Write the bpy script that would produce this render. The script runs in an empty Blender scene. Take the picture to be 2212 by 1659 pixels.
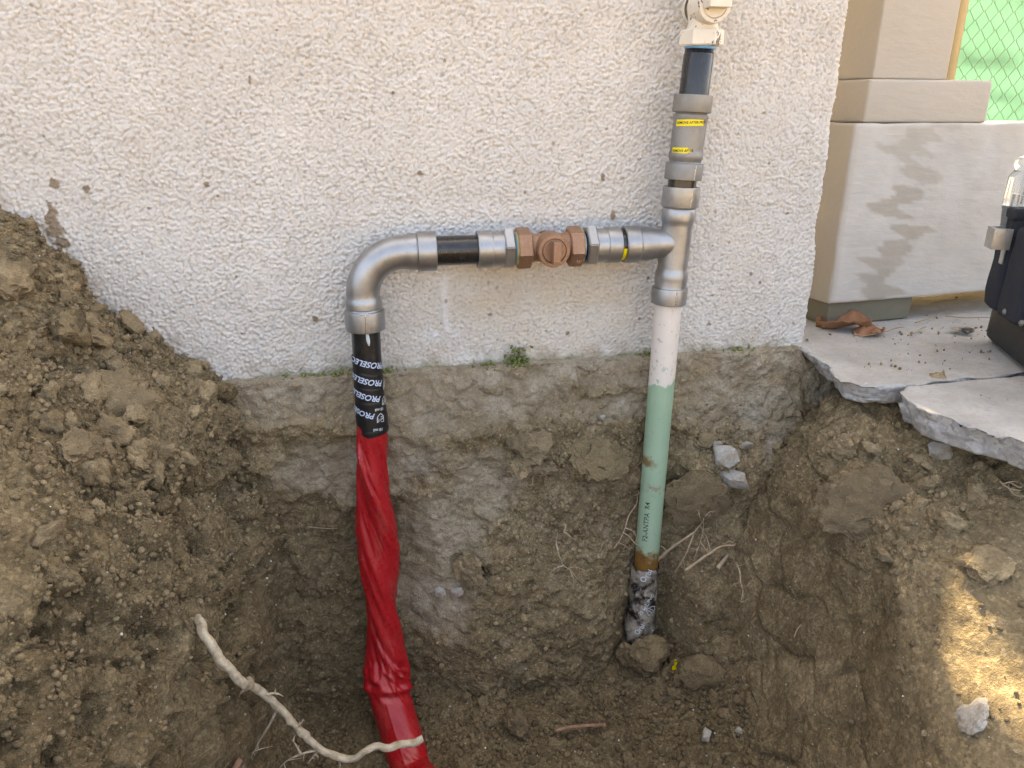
import bpy, bmesh, math, random
import numpy as np
from mathutils import Vector, Matrix
R = math.radians
sc = bpy.context.scene
col = sc.collection
rng = np.random.default_rng(7)
random.seed(7)

# ------------------------------------------------------------------ camera, sky, sun, exposure
F_PX = 745.0
PITCH, YAW = R(20.3), R(11.0)
CAM = np.array([0.0, -1.126, 0.391])
cd = bpy.data.cameras.new('camera'); cam = bpy.data.objects.new('camera', cd); col.objects.link(cam)
cd.sensor_width = 36.0; cd.lens = F_PX / 1024 * 36.0; cd.clip_start = 0.02; cd.clip_end = 500
cam.location = CAM.tolist(); cam.rotation_euler = (R(90) - PITCH, 0, -YAW)
sc.camera = cam

SUN_EL, SUN_AZ = R(48), R(9)          # azimuth from +Y (behind the house) towards +X
w = bpy.data.worlds.new('World'); sc.world = w; w.use_nodes = True
nt = w.node_tree
sky = nt.nodes.new('ShaderNodeTexSky'); sky.sky_type = 'NISHITA'; sky.sun_disc = False
sky.sun_elevation = SUN_EL; sky.sun_rotation = SUN_AZ
sky.air_density = 0.35; sky.dust_density = 6.0; sky.ozone_density = 0.0
bg = nt.nodes['Background']; bg.inputs['Strength'].default_value = 0.15
nt.links.new(sky.outputs[0], bg.inputs[0])
sd = bpy.data.lights.new('sun', 'SUN'); sun = bpy.data.objects.new('sun', sd); col.objects.link(sun)
sd.energy = 2.0; sd.angle = R(0.5); sd.color = (1.0, 0.85, 0.66)
dsun = Vector((math.sin(SUN_AZ) * math.cos(SUN_EL), math.cos(SUN_AZ) * math.cos(SUN_EL), math.sin(SUN_EL)))
sun.rotation_euler = dsun.to_track_quat('Z', 'Y').to_euler(); sun.location = (3, 6, 8)
vs = sc.view_settings
vs.view_transform = 'Standard'; vs.look = 'None'; vs.gamma = 1.0; vs.use_curve_mapping = False
vs.exposure = 3.5
vs.use_white_balance = True; vs.white_balance_temperature = 8250; vs.white_balance_tint = 2
sc.cycles.use_denoising = True; sc.cycles.denoising_input_passes = 'RGB_ALBEDO_NORMAL'; sc.cycles.denoising_prefilter = 'NONE'
sc.cycles.max_bounces = 8; sc.cycles.diffuse_bounces = 4; sc.cycles.transmission_bounces = 6

# ------------------------------------------------------------------ pixel -> place helpers (2212-wide picture coordinates)
def ray(px, py):
    s = 1024 / 2212.0
    xc = (px * s - 512) / F_PX; yc = (384 - py * s) / F_PX
    f = math.cos(PITCH) + math.sin(PITCH) * yc; z = math.cos(PITCH) * yc - math.sin(PITCH)
    return np.array([xc * math.cos(YAW) + f * math.sin(YAW), f * math.cos(YAW) - xc * math.sin(YAW), z])
def aty(px, py, y): d = ray(px, py); return CAM + d * (y - CAM[1]) / d[1]
def atz(px, py, z): d = ray(px, py); return CAM + d * (z - CAM[2]) / d[2]

# ------------------------------------------------------------------ numpy noise
NT = 64
TAB = np.random.default_rng(11).random((8, NT, NT, NT)).astype(np.float32)
def vnoise(p, seed=0):
    T = TAB[seed % 8]
    i = np.floor(p).astype(np.int64); f = (p - i).astype(np.float32)
    f = f * f * f * (f * (f * 6 - 15) + 10)
    i0 = (i + seed * 17) % NT; i1 = (i0 + 1) % NT
    x0, y0, z0 = i0[..., 0], i0[..., 1], i0[..., 2]; x1, y1, z1 = i1[..., 0], i1[..., 1], i1[..., 2]
    fx, fy, fz = f[..., 0], f[..., 1], f[..., 2]
    a = T[x0, y0, z0] * (1 - fx) + T[x1, y0, z0] * fx
    b = T[x0, y1, z0] * (1 - fx) + T[x1, y1, z0] * fx
    c = T[x0, y0, z1] * (1 - fx) + T[x1, y0, z1] * fx
    d = T[x0, y1, z1] * (1 - fx) + T[x1, y1, z1] * fx
    return ((a * (1 - fy) + b * fy) * (1 - fz) + (c * (1 - fy) + d * fy) * fz) * 2 - 1
def fbm(p, scale, octv=4, seed=0, gain=0.5):
    s = 0; a = 1.0; t = 0; q = p / scale
    for k in range(octv):
        s = s + a * vnoise(q, seed + k); t += a; a *= gain; q = q * 2.03 + 5.7
    return s / t
def worley(p, cell, seed=0, dims=3):
    q = p / cell; i = np.floor(q).astype(np.int64); f = q - i
    A, B, Cc, D = (TAB[(seed + k) % 8] for k in range(4))
    best = np.full(p.shape[:-1], 9.0); idv = np.zeros(p.shape[:-1]); sec = np.full(p.shape[:-1], 9.0)
    rz = (-1, 0, 1) if dims == 3 else (0,)
    for a in (-1, 0, 1):
        for b in (-1, 0, 1):
            for c in rz:
                x = (i[..., 0] + a) % NT; y = (i[..., 1] + b) % NT; z = (i[..., 2] + c) % NT
                d2 = (a + A[x, y, z] - f[..., 0]) ** 2 + (b + B[x, y, z] - f[..., 1]) ** 2
                if dims == 3: d2 = d2 + (c + Cc[x, y, z] - f[..., 2]) ** 2
                m = d2 < best
                sec = np.where(m, best, np.minimum(sec, d2))
                idv = np.where(m, D[x, y, z], idv); best = np.where(m, d2, best)
    return np.sqrt(best), idv, np.sqrt(sec)
def sstep(a, b, x):
    t = np.clip((x - a) / (b - a), 0, 1); return t * t * (3 - 2 * t)

# ------------------------------------------------------------------ object helpers
def tag(o, label=None, cat=None, group=None, kind=None):
    if label: o['label'] = label
    if cat: o['category'] = cat
    if group: o['group'] = group
    if kind: o['kind'] = kind
    return o
def empty(name, loc, label, cat, group=None):
    o = bpy.data.objects.new(name, None); col.objects.link(o); o.location = Vector(loc); o.empty_display_size = 0.05
    return tag(o, label, cat, group)
def link(name, me, mat, parent=None, smooth=True):
    o = bpy.data.objects.new(name, me); col.objects.link(o)
    if mat: me.materials.clear(); me.materials.append(mat)
    if parent is not None:
        o.parent = parent
        p = parent; off = Vector((0, 0, 0))
        while p is not None: off += p.location; p = p.parent
        o.location = -off                       # parents are unrotated, meshes are in place coordinates
    if smooth and len(me.polygons): me.polygons.foreach_set('use_smooth', [True] * len(me.polygons))
    return o
def np_mesh(name, V, Fq, attrs=None):
    V = np.asarray(V, np.float32).reshape(-1, 3); Fq = np.asarray(Fq, np.int32)
    me = bpy.data.meshes.new(name); n, k = Fq.shape
    me.vertices.add(len(V)); me.vertices.foreach_set('co', V.ravel())
    me.loops.add(n * k); me.loops.foreach_set('vertex_index', Fq.ravel())
    me.polygons.add(n); me.polygons.foreach_set('loop_start', np.arange(n, dtype=np.int32) * k)
    try: me.polygons.foreach_set('loop_total', np.full(n, k, np.int32))
    except Exception: pass
    for a, val in (attrs or {}).items():
        at = me.attributes.new(a, 'FLOAT', 'POINT'); at.data.foreach_set('value', np.asarray(val, np.float32).ravel())
    me.update(calc_edges=True); me.validate()
    return me
def grid_faces(h, w_, flip=False, wrap=False):
    j, i = np.meshgrid(np.arange(h - 1), np.arange(w_ if wrap else w_ - 1), indexing='ij')
    i2 = (i + 1) % w_
    q = np.stack([j * w_ + i, j * w_ + i2, (j + 1) * w_ + i2, (j + 1) * w_ + i], -1).reshape(-1, 4)
    return q[:, ::-1] if flip else q
def grid_normals(G):
    du = np.gradient(G, axis=1); dv = np.gradient(G, axis=0)
    n = np.cross(du, dv); return n / (np.linalg.norm(n, axis=-1, keepdims=True) + 1e-12)
def frames(P):
    P = np.asarray(P, float); T = np.gradient(P, axis=0); T /= np.linalg.norm(T, axis=1, keepdims=True) + 1e-12
    ref = np.array([0, -1.0, 0.0])
    if abs(T[0] @ ref) > 0.9: ref = np.array([1.0, 0, 0])
    N = np.zeros_like(P); B = np.zeros_like(P); n = ref - T[0] * (T[0] @ ref); n /= np.linalg.norm(n)
    for k in range(len(P)):
        n = n - T[k] * (T[k] @ n); n /= np.linalg.norm(n); N[k] = n; B[k] = np.cross(T[k], n)
    return T, N, B
def tube_grid(P, rad, seg=24):
    """rad: (n,) or (n,seg) radius; returns (n,seg,3); angle 0 points at the viewer (-Y)"""
    P = np.asarray(P, float); T, N, B = frames(P)
    th = np.linspace(0, 2 * math.pi, seg, endpoint=False)
    rad = np.asarray(rad, float); rad = rad[:, None] * np.ones(seg) if rad.ndim == 1 else rad
    d = N[:, None] * np.cos(th)[None, :, None] + B[:, None] * np.sin(th)[None, :, None]
    return P[:, None] + d * rad[..., None]
def tube_mesh(name, P, rad, seg=24, caps=True, attrs=None):
    G = tube_grid(P, rad, seg); h = G.shape[0]; V = G.reshape(-1, 3); Fq = grid_faces(h, seg, wrap=True)
    if caps:
        c0 = len(V); V = np.vstack([V, G[0].mean(0), G[-1].mean(0)])
        i = np.arange(seg); i2 = (i + 1) % seg
        f0 = np.stack([np.full(seg, c0), i2, i, i], -1); b = (h - 1) * seg
        f1 = np.stack([np.full(seg, c0 + 1), b + i, b + i2, b + i2], -1)
        me = bpy.data.meshes.new(name)
        fl = [tuple(q) for q in Fq] + [tuple(q[:3]) for q in f0] + [tuple(q[:3]) for q in f1]
        me.from_pydata(V.tolist(), [], [[int(a) for a in q] for q in fl]); me.update(); return me
    return np_mesh(name, V, Fq, attrs)
def lathe(name, p0, p1, prof, seg=48, flat=True):
    """prof: (t in metres along p0->p1, radius) list"""
    p0 = np.array(p0, float); p1 = np.array(p1, float); d = (p1 - p0) / np.linalg.norm(p1 - p0)
    pts = []; rr = []
    for t, r in prof: pts.append(p0 + d * t); rr.append(r)
    ref = np.array([0, -1.0, 0]) if abs(d[1]) < 0.9 else np.array([0, 0, 1.0])
    n = ref - d * (d @ ref); n /= np.linalg.norm(n); b = np.cross(d, n)
    th = np.linspace(0, 2 * math.pi, seg, endpoint=False)
    ring = n[None] * np.cos(th)[:, None] + b[None] * np.sin(th)[:, None]
    G = np.array(pts)[:, None] + ring[None] * np.array(rr)[:, None, None]
    me = np_mesh(name, G.reshape(-1, 3), grid_faces(len(pts), seg, wrap=True))
    return me
def autosmooth(o, ang=32):
    me = o.data; bm = bmesh.new(); bm.from_mesh(me)
    for e in bm.edges:
        e.smooth = not (len(e.link_faces) == 2 and e.calc_face_angle(0) > R(ang))
    for f in bm.faces: f.smooth = True
    bm.to_mesh(me); bm.free(); return o
def spline(pts, n):
    P = np.asarray(pts, float); d = np.r_[0, np.cumsum(np.linalg.norm(np.diff(P, axis=0), axis=1))]
    m = np.gradient(P, d, axis=0); t = np.linspace(0, d[-1], n)
    k = np.clip(np.searchsorted(d, t, side='right') - 1, 0, len(d) - 2); hgt = (d[k + 1] - d[k])[:, None]; u = ((t - d[k]) / (d[k + 1] - d[k]))[:, None]
    return ((2*u**3 - 3*u**2 + 1) * P[k] + (u**3 - 2*u**2 + u) * hgt * m[k] + (-2*u**3 + 3*u**2) * P[k+1] + (u**3 - u**2) * hgt * m[k+1])
def box_bm(bm, c, s, rotz=0, bevel=0.0, M=None):
    r = bmesh.ops.create_cube(bm, size=1.0)
    mt = Matrix.Translation(Vector(c)) @ Matrix.Rotation(rotz, 4, 'Z') @ Matrix.Diagonal((*s, 1))
    if M is not None: mt = M @ mt
    bmesh.ops.transform(bm, matrix=mt, verts=r['verts'])
    if bevel > 0:
        ed = list({e for v in r['verts'] for e in v.link_edges})
        bmesh.ops.bevel(bm, geom=ed, offset=bevel, segments=3, affect='EDGES', profile=0.6)
def bm_mesh(name, bm):
    me = bpy.data.meshes.new(name); bm.normal_update(); bm.to_mesh(me); bm.free(); return me

# ------------------------------------------------------------------ material helpers
def lin(r, g, b):
    f = lambda c: (c / 255 / 12.92) if c / 255 <= 0.04045 else ((c / 255 + 0.055) / 1.055) ** 2.4
    return (f(r), f(g), f(b), 1)
class Mat:
    def __init__(s, name, rough=0.6, metal=0.0, **kw):
        s.m = bpy.data.materials.new(name); s.m.use_nodes = True; s.t = s.m.node_tree; s.b = s.t.nodes['Principled BSDF']
        s.b.inputs['Roughness'].default_value = rough; s.b.inputs['Metallic'].default_value = metal
        for k, v in kw.items(): s.b.inputs[k.replace('_', ' ')].default_value = v
        s.co = None
    def n(s, typ, **kw):
        nd = s.t.nodes.new('ShaderNode' + typ)
        for k, v in kw.items(): setattr(nd, k, v)
        return nd
    def l(s, a, b): s.t.links.new(a, b)
    def coord(s):
        if s.co is None: s.co = s.n('TexCoord').outputs['Object']
        return s.co
    def noise(s, scale, detail=4, rough=0.55, vec=None, dist=0.0, stretch=None):
        nd = s.n('TexNoise'); nd.inputs['Scale'].default_value = scale; nd.inputs['Detail'].default_value = detail
        nd.inputs['Roughness'].default_value = rough; nd.inputs['Distortion'].default_value = dist
        v = vec or s.coord()
        if stretch:
            mp = s.n('Mapping'); mp.inputs['Scale'].default_value = stretch; s.l(v, mp.inputs['Vector']); v = mp.outputs[0]
        s.l(v, nd.inputs['Vector']); return nd.outputs['Fac']
    def voro(s, scale, feature='F1', out='Distance', rand=1.0):
        nd = s.n('TexVoronoi', feature=feature); nd.inputs['Scale'].default_value = scale; nd.inputs['Randomness'].default_value = rand
        s.l(s.coord(), nd.inputs['Vector']); return nd.outputs[out]
    def ramp(s, fac, stops, interp='LINEAR'):
        nd = s.n('ValToRGB'); cr = nd.color_ramp; cr.interpolation = interp
        while len(cr.elements) < len(stops): cr.elements.new(0.5)
        for e, (p, c) in zip(cr.elements, stops):
            e.position = p; e.color = c if hasattr(c, '__len__') else (c, c, c, 1)
        s.l(fac, nd.inputs[0]); return nd.outputs[0]
    def mix(s, fac, a, b, mode='MIX'):
        nd = s.n('Mix', data_type='RGBA', blend_type=mode)
        for val, sock in ((fac, nd.inputs[0]), (a, nd.inputs[6]), (b, nd.inputs[7])):
            if isinstance(val, (int, float)): sock.default_value = val
            elif isinstance(val, tuple): sock.default_value = val
            else: s.l(val, sock)
        return nd.outputs[2]
    def math(s, op, a, b=0.0, clamp=False):
        nd = s.n('Math', operation=op); nd.use_clamp = clamp
        for val, sock in ((a, nd.inputs[0]), (b, nd.inputs[1])):
            if isinstance(val, (int, float)): sock.default_value = val
            else: s.l(val, sock)
        return nd.outputs[0]
    def attr(s, name):
        nd = s.n('Attribute'); nd.attribute_name = name; return nd.outputs['Fac']
    def xyz(s):
        nd = s.n('SeparateXYZ'); s.l(s.coord(), nd.inputs[0]); return nd.outputs
    def base(s, c):
        if isinstance(c, tuple): s.b.inputs['Base Color'].default_value = c
        else: s.l(c, s.b.inputs['Base Color'])
        return s
    def rough(s, r): s.l(r, s.b.inputs['Roughness']); return s
    def bump(s, h, strength=0.5, dist=0.001):
        nd = s.n('Bump'); nd.inputs['Strength'].default_value = strength; nd.inputs['Distance'].default_value = dist
        s.l(h, nd.inputs['Height']); s.l(nd.outputs[0], s.b.inputs['Normal']); return s

M = {}
def soil_colour(m, dryattr=True):
    n1 = m.noise(13, 6, 0.62, dist=0.6); n2 = m.noise(70, 5, 0.65); n3 = m.noise(330, 3, 0.7)
    c = m.ramp(n1, [(0.34, (0.225, 0.160, 0.083, 1)), (0.5, (0.36, 0.268, 0.148, 1)), (0.64, (0.51, 0.395, 0.235, 1))])
    c = m.mix(m.ramp(n2, [(0.35, 0.0), (0.7, 0.75)]), c, (0.44, 0.342, 0.21, 1))
    c = m.mix(m.ramp(n3, [(0.3, 0.55), (0.55, 0.0)]), c, (0.10, 0.073, 0.048, 1))
    if dryattr:
        dry = m.attr('dry')
        c = m.mix(m.math('MULTIPLY', dry, 0.7, True), c, m.mix(n2, (0.45, 0.34, 0.195, 1), (0.58, 0.46, 0.29, 1)))
        wet = m.attr('wet')
        c = m.mix(m.math('MULTIPLY', wet, 0.8, True), c, m.mix(n2, (0.19, 0.14, 0.077, 1), (0.325, 0.248, 0.145, 1)))
    # each crumb its own tone
    for sc_, amt in ((260, 0.55), (110, 0.4)):
        vc = m.n('TexVoronoi', feature='F1'); vc.inputs['Scale'].default_value = sc_; m.l(m.coord(), vc.inputs['Vector'])
        sv_ = m.n('SeparateColor'); m.l(vc.outputs['Color'], sv_.inputs[0])
        k_ = m.ramp(sv_.outputs[0], [(0.0, 0.55), (0.75, 1.0), (1.0, 1.5)])
        c = m.mix(amt, c, k_, 'MULTIPLY')
    # pale grit
    v = m.n('TexVoronoi', feature='F1'); v.inputs['Scale'].default_value = 210; m.l(m.coord(), v.inputs['Vector'])
    sp = m.n('SeparateColor'); m.l(v.outputs['Color'], sp.inputs[0])
    pick = m.math('MULTIPLY', m.math('GREATER_THAN', sp.outputs[0], 0.93), m.math('LESS_THAN', v.outputs['Distance'], m.math('MULTIPLY', sp.outputs[1], 0.42)))
    c = m.mix(m.math('MULTIPLY', pick, 0.85), c, m.mix(sp.outputs[2], (0.26, 0.22, 0.17, 1), (0.62, 0.58, 0.52, 1)))
    return c, n2, n3
def make_soil(name='soil'):
    m = Mat(name, 0.95); m.b.inputs['Specular IOR Level'].default_value = 0.15
    c, n2, n3 = soil_colour(m)
    m.base(c)
    h = m.math('ADD', m.noise(420, 6, 0.75), m.math('MULTIPLY', m.noise(150, 4, 0.7), 1.4))
    m.bump(h, 1.0, 0.007); return m.m
M['soil'] = make_soil()
def make_backwall():
    m = Mat('foundation_soil', 0.95); m.b.inputs['Specular IOR Level'].default_value = 0.15
    c, n2, n3 = soil_colour(m)
    cn = m.noise(35, 6, 0.65); cn2 = m.noise(160, 4, 0.6)
    conc = m.ramp(cn, [(0.3, (0.40, 0.32, 0.215, 1)), (0.55, (0.57, 0.475, 0.35, 1)), (0.75, (0.70, 0.635, 0.53, 1))])
    conc = m.mix(m.ramp(cn2, [(0.35, 0.6), (0.55, 0)]), conc, (0.33, 0.27, 0.19, 1))
    wht = m.attr('white')
    conc = m.mix(m.math('MULTIPLY', wht, m.ramp(cn2, [(0.35, 0.0), (0.65, 0.55)])), conc, (0.62, 0.585, 0.53, 1))
    k = m.attr('conc'); k2 = m.ramp(m.math('ADD', k, m.math('MULTIPLY', m.math('SUBTRACT', m.noise(22, 6, 0.7), 0.5), 2.6)), [(0.1, 0.0), (1.05, 0.9)])
    c = m.mix(k2, c, conc); m.base(c)
    h = m.math('ADD', m.noise(380, 6, 0.72), m.math('MULTIPLY', m.noise(130, 4, 0.7), 1.4)); m.bump(h, 1.0, 0.006); return m.m
M['back'] = make_backwall()
def make_stucco():
    m = Mat('stucco', 0.9); m.b.inputs['Specular IOR Level'].default_value = 0.2
    n1 = m.noise(6, 4); n2 = m.noise(60, 4, 0.6)
    c = m.ramp(n1, [(0.3, (0.585, 0.56, 0.53, 1)), (0.7, (0.665, 0.645, 0.62, 1))])
    c = m.mix(m.ramp(n2, [(0.3, 0.35), (0.6, 0.0)]), c, (0.47, 0.425, 0.36, 1))
    c = m.mix(m.math('MULTIPLY', m.attr('pit'), 0.7, True), c, (0.33, 0.28, 0.22, 1))
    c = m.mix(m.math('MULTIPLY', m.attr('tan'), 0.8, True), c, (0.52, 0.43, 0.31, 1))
    c = m.mix(m.math('MULTIPLY', m.attr('pale'), 0.9, True), c, (0.66, 0.665, 0.675, 1))
    c = m.mix(m.math('MULTIPLY', m.attr('moss'), 0.85, True), c, (0.16, 0.165, 0.06, 1))
    mud = m.mix(n2, (0.17, 0.125, 0.08, 1), (0.30, 0.235, 0.165, 1))
    c = m.mix(m.math('MULTIPLY', m.attr('mud'), 0.95, True), c, mud)
    m.base(c); m.bump(m.math('ADD', m.math('MULTIPLY', m.noise(700, 4, 0.6), 0.4), m.math('MULTIPLY', m.attr('coarse'), m.math('MULTIPLY', m.voro(190), -4.0))), 1.0, 0.001); return m.m
M['stucco'] = make_stucco()
def steel(name, colr, rough, metal=0.85):
    m = Mat(name, rough, metal)
    n = m.noise(25, 5, 0.6); n2 = m.noise(260, 3, 0.6)
    a = tuple(c * 0.72 for c in colr[:3]) + (1,)
    c = m.mix(m.ramp(n, [(0.3, 0.0), (0.65, 1.0)]), a, colr)
    c = m.mix(m.ramp(n2, [(0.25, 0.45), (0.4, 0.0)]), c, tuple(x * 0.55 for x in colr[:3]) + (1,))
    m.base(c); m.rough(m.ramp(n2, [(0.2, rough - 0.06), (0.8, rough + 0.14)]))
    m.bump(m.noise(500, 2), 0.06, 0.0006); return m.m
M['steel'] = steel('press_fitting_steel', (0.40, 0.402, 0.408, 1), 0.35, 0.85)
M['steel_bright'] = steel('machined_steel', (0.60, 0.60, 0.60, 1), 0.26, 0.95)
M['steel_dull'] = steel('worn_fitting_steel', (0.30, 0.295, 0.285, 1), 0.48, 0.75)
def black_pipe():
    m = Mat('black_pipe', 0.26); n = m.noise(90, 5, 0.65); n2 = m.noise(60, 4, 0.6, stretch=(1, 1, 0.1))
    c = m.mix(m.ramp(n, [(0.55, 0.0), (0.75, 0.6)]), (0.010, 0.010, 0.011, 1), (0.045, 0.047, 0.05, 1))
    m.base(c); m.rough(m.ramp(n2, [(0.3, 0.18), (0.7, 0.42)])); m.b.inputs['Coat Weight'].default_value = 0.3; return m.m
M['black_pipe'] = black_pipe()
def bronze():
    m = Mat('cast_bronze', 0.5, 0.55); n = m.noise(60, 4); n2 = m.noise(450, 3, 0.7)
    c = m.mix(n, (0.27, 0.150, 0.092, 1), (0.43, 0.262, 0.172, 1)); c = m.mix(m.ramp(n2, [(0.3, 0.5), (0.6, 0)]), c, (0.17, 0.09, 0.055, 1))
    m.base(c); m.bump(n2, 0.5, 0.0015); return m.m
M['bronze'] = bronze()
def beige():
    m = Mat('beige_paint', 0.5); n = m.noise(45, 5, 0.6); n2 = m.noise(150, 4, 0.7)
    c = m.mix(n, (0.66, 0.60, 0.50, 1), (0.76, 0.71, 0.62, 1))
    chip = m.ramp(m.math('ADD', n2, m.math('MULTIPLY', m.noise(30, 2), 0.6)), [(0.93, 0.0), (0.965, 1.0)])
    c = m.mix(chip, c, (0.10, 0.06, 0.045, 1)); m.base(c); m.bump(n2, 0.25, 0.001); return m.m
M['beige'] = beige()
def red_vinyl():
    m = Mat('red_vinyl', 0.32); n = m.noise(14, 4, 0.6); n2 = m.noise(120, 4, 0.6)
    c = m.mix(n, (0.30, 0.006, 0.011, 1), (0.43, 0.011, 0.018, 1))
    dust = m.noise(40, 6, 0.7, stretch=(1, 1, 0.25)); c = m.mix(m.ramp(dust, [(0.54, 0.0), (0.78, 0.32)]), c, (0.40, 0.16, 0.12, 1))
    m.base(c); m.rough(m.ramp(n2, [(0.3, 0.22), (0.7, 0.42)])); m.bump(n2, 0.12, 0.001)
    m.b.inputs['Subsurface Weight'].default_value = 0.12; m.b.inputs['Subsurface Radius'].default_value = (0.01, 0.002, 0.002); m.b.inputs['Subsurface Scale'].default_value = 0.3
    return m.m
M['red'] = red_vinyl()
def green_pipe():
    m = Mat('green_coated_pipe', 0.42); z = m.xyz()[2]
    n = m.noise(28, 5, 0.65, stretch=(1, 1, 0.5)); nb = m.noise(130, 4, 0.7)
    g = m.mix(m.noise(16, 4), (0.27, 0.40, 0.265, 1), (0.36, 0.49, 0.355, 1))
    g = m.mix(m.ramp(m.noise(70, 3, 0.6, stretch=(1, 1, 0.3)), [(0.55, 0.0), (0.75, 0.35)]), g, (0.42, 0.50, 0.36, 1))
    # white paint overlap with a ragged lower edge
    e = m.math('ADD', z, m.math('MULTIPLY', m.math('SUBTRACT', n, 0.5), 0.06))
    wv = m.ramp(m.math('ADD', m.math('MULTIPLY', e, 60), 0.5 + 1.5), [(0.45, 0.0), (0.55, 1.0)])
    flake = m.ramp(nb, [(0.58, 1.0), (0.64, 0.0)])
    nearedge = m.ramp(m.math('ADD', m.math('MULTIPLY', z, 12), 0.5), [(0.35, 1.0), (0.8, 0.0)])
    keep = m.math('MAXIMUM', flake, m.math('SUBTRACT', 1.0, nearedge))
    c = m.mix(m.math('MULTIPLY', wv, keep), g, m.mix(n, (0.66, 0.59, 0.52, 1), (0.76, 0.70, 0.64, 1)))
    # rust collars and mud smears
    def band(z0, half, thr):
        d = m.math('ABSOLUTE', m.math('SUBTRACT', z, z0)); k = m.math('SUBTRACT', 1.0, m.math('DIVIDE', d, half), True)
        return m.ramp(m.math('ADD', k, m.math('MULTIPLY', m.math('SUBTRACT', m.noise(50, 5, 0.65), 0.5), 1.6)), [(thr, 0.0), (thr + 0.3, 1.0)])
    rust = m.mix(nb, (0.10, 0.045, 0.015, 1), (0.30, 0.15, 0.035, 1))
    c = m.mix(band(-0.365, 0.075, 0.50), c, rust); c = m.mix(m.math('MULTIPLY', band(-0.165, 0.03, 0.62), m.ramp(m.math('MULTIPLY', m.math('SUBTRACT', 0.462, m.xyz()[0]), 30.0), [(0.2, 0.0), (0.7, 0.85)])), c, rust)
    c = m.mix(m.math('MULTIPLY', band(-0.21, 0.06, 0.95), 0.8), c, (0.30, 0.22, 0.16, 1))
    sc_ = m.ramp(m.noise(95, 4, 0.75), [(0.62, 0.0), (0.68, 0.7)]); c = m.mix(sc_, c, (0.34, 0.22, 0.13, 1))
    m.base(c); m.bump(nb, 0.12, 0.0012); return m.m
M['green_pipe'] = green_pipe()
def tape(name, muddy):
    m = Mat(name, 0.42); n = m.noise(38, 5, 0.68, dist=0.5)
    c = (0.009, 0.009, 0.010, 1)
    if muddy:
        c = m.mix(m.ramp(n, [(0.42, 0.0), (0.60, 0.9)]), c, m.mix(m.noise(200, 3), (0.26, 0.215, 0.165, 1), (0.52, 0.47, 0.40, 1)))
        m.bump(m.noise(120, 4), 0.2, 0.002)
    else: c = m.mix(m.ramp(n, [(0.6, 0), (0.8, 0.25)]), c, (0.06, 0.055, 0.05, 1))
    m.base(c); return m.m
M['tape'] = tape('black_tape', False); M['mud_tape'] = tape('muddy_black_tape', True)
def flat(name, c, rough=0.6, metal=0.0, var=0.15, scale=60, bump=0.0):
    m = Mat(name, rough, metal); n = m.noise(scale, 4, 0.6)
    m.base(m.mix(n, tuple(x * (1 - var) for x in c[:3]) + (1,), tuple(min(1, x * (1 + var)) for x in c[:3]) + (1,)))
    if bump: m.bump(m.noise(scale * 4, 4), bump, 0.002)
    return m.m
M['print_blue'] = flat('pale_print', (0.50, 0.58, 0.74, 1), 0.5)
M['print_white'] = flat('white_print', (0.62, 0.64, 0.66, 1), 0.5)
M['print_black'] = flat('black_print', (0.03, 0.03, 0.03, 1), 0.6)
M['yellow'] = flat('yellow_label', (0.80, 0.66, 0.012, 1), 0.4, var=0.06)
M['dope'] = flat('yellow_sealant', (0.55, 0.50, 0.16, 1), 0.5, var=0.4)
M['ptfe'] = flat('blue_thread_tape', (0.14, 0.36, 0.66, 1), 0.45)
M['white_blob'] = flat('white_paint_dab', (0.55, 0.62, 0.66, 1), 0.5)
def root_mat(name, a, b):
    m = Mat(name, 0.8); n = m.noise(90, 5, 0.65); m.base(m.mix(m.ramp(n, [(0.3, 0), (0.65, 1)]), a, b)); m.bump(m.noise(260, 4, 0.7), 0.6, 0.0025); return m.m
M['root'] = root_mat('pale_root', (0.34, 0.26, 0.17, 1), (0.60, 0.52, 0.39, 1))
M['rootlet'] = root_mat('fine_root', (0.30, 0.21, 0.13, 1), (0.50, 0.39, 0.27, 1))
M['twig'] = root_mat('brown_twig', (0.16, 0.085, 0.05, 1), (0.34, 0.20, 0.13, 1))
def concrete(name, warm, dirt):
    m = Mat(name, 0.88); n = m.noise(12, 6, 0.6); n2 = m.noise(120, 5, 0.7); n3 = m.noise(45, 4)
    a, b = ((0.34, 0.33, 0.315, 1), (0.47, 0.465, 0.455, 1)) if not warm else ((0.44, 0.40, 0.345, 1), (0.58, 0.545, 0.49, 1))
    c = m.mix(m.ramp(n, [(0.3, 0), (0.7, 1)]), a, b)
    c = m.mix(m.ramp(n2, [(0.3, 0.5), (0.5, 0)]), c, (0.26, 0.245, 0.225, 1))
    c = m.mix(m.math('MULTIPLY', m.ramp(n3, [(0.45, 0), (0.68, 1)]), dirt), c, (0.36, 0.29, 0.21, 1))
    br = m.attr('broken')
    agg = m.ramp(m.voro(170, out='Color'), [(0.2, (0.30, 0.30, 0.30, 1)), (0.8, (0.56, 0.55, 0.54, 1))])
    c = m.mix(m.math('MULTIPLY', br, 0.75), c, agg)
    m.base(c); m.bump(m.math('ADD', n2, m.noise(420, 4)), 0.45, 0.002); return m.m
M['concrete'] = concrete('concrete_path', False, 0.4); M['concrete_frag'] = concrete('broken_concrete', False, 0.25)
def rock():
    m = Mat('concrete_rubble', 0.9); n = m.noise(60, 5, 0.65)
    c = m.ramp(n, [(0.3, (0.25, 0.228, 0.195, 1)), (0.6, (0.44, 0.425, 0.395, 1))])
    c = m.mix(m.ramp(m.noise(48, 5, 0.65), [(0.46, 0), (0.6, 0.75)]), c, (0.24, 0.18, 0.12, 1)); m.base(c); m.bump(m.noise(300, 4, 0.7), 0.5, 0.002); return m.m
M['rock'] = rock()
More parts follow.
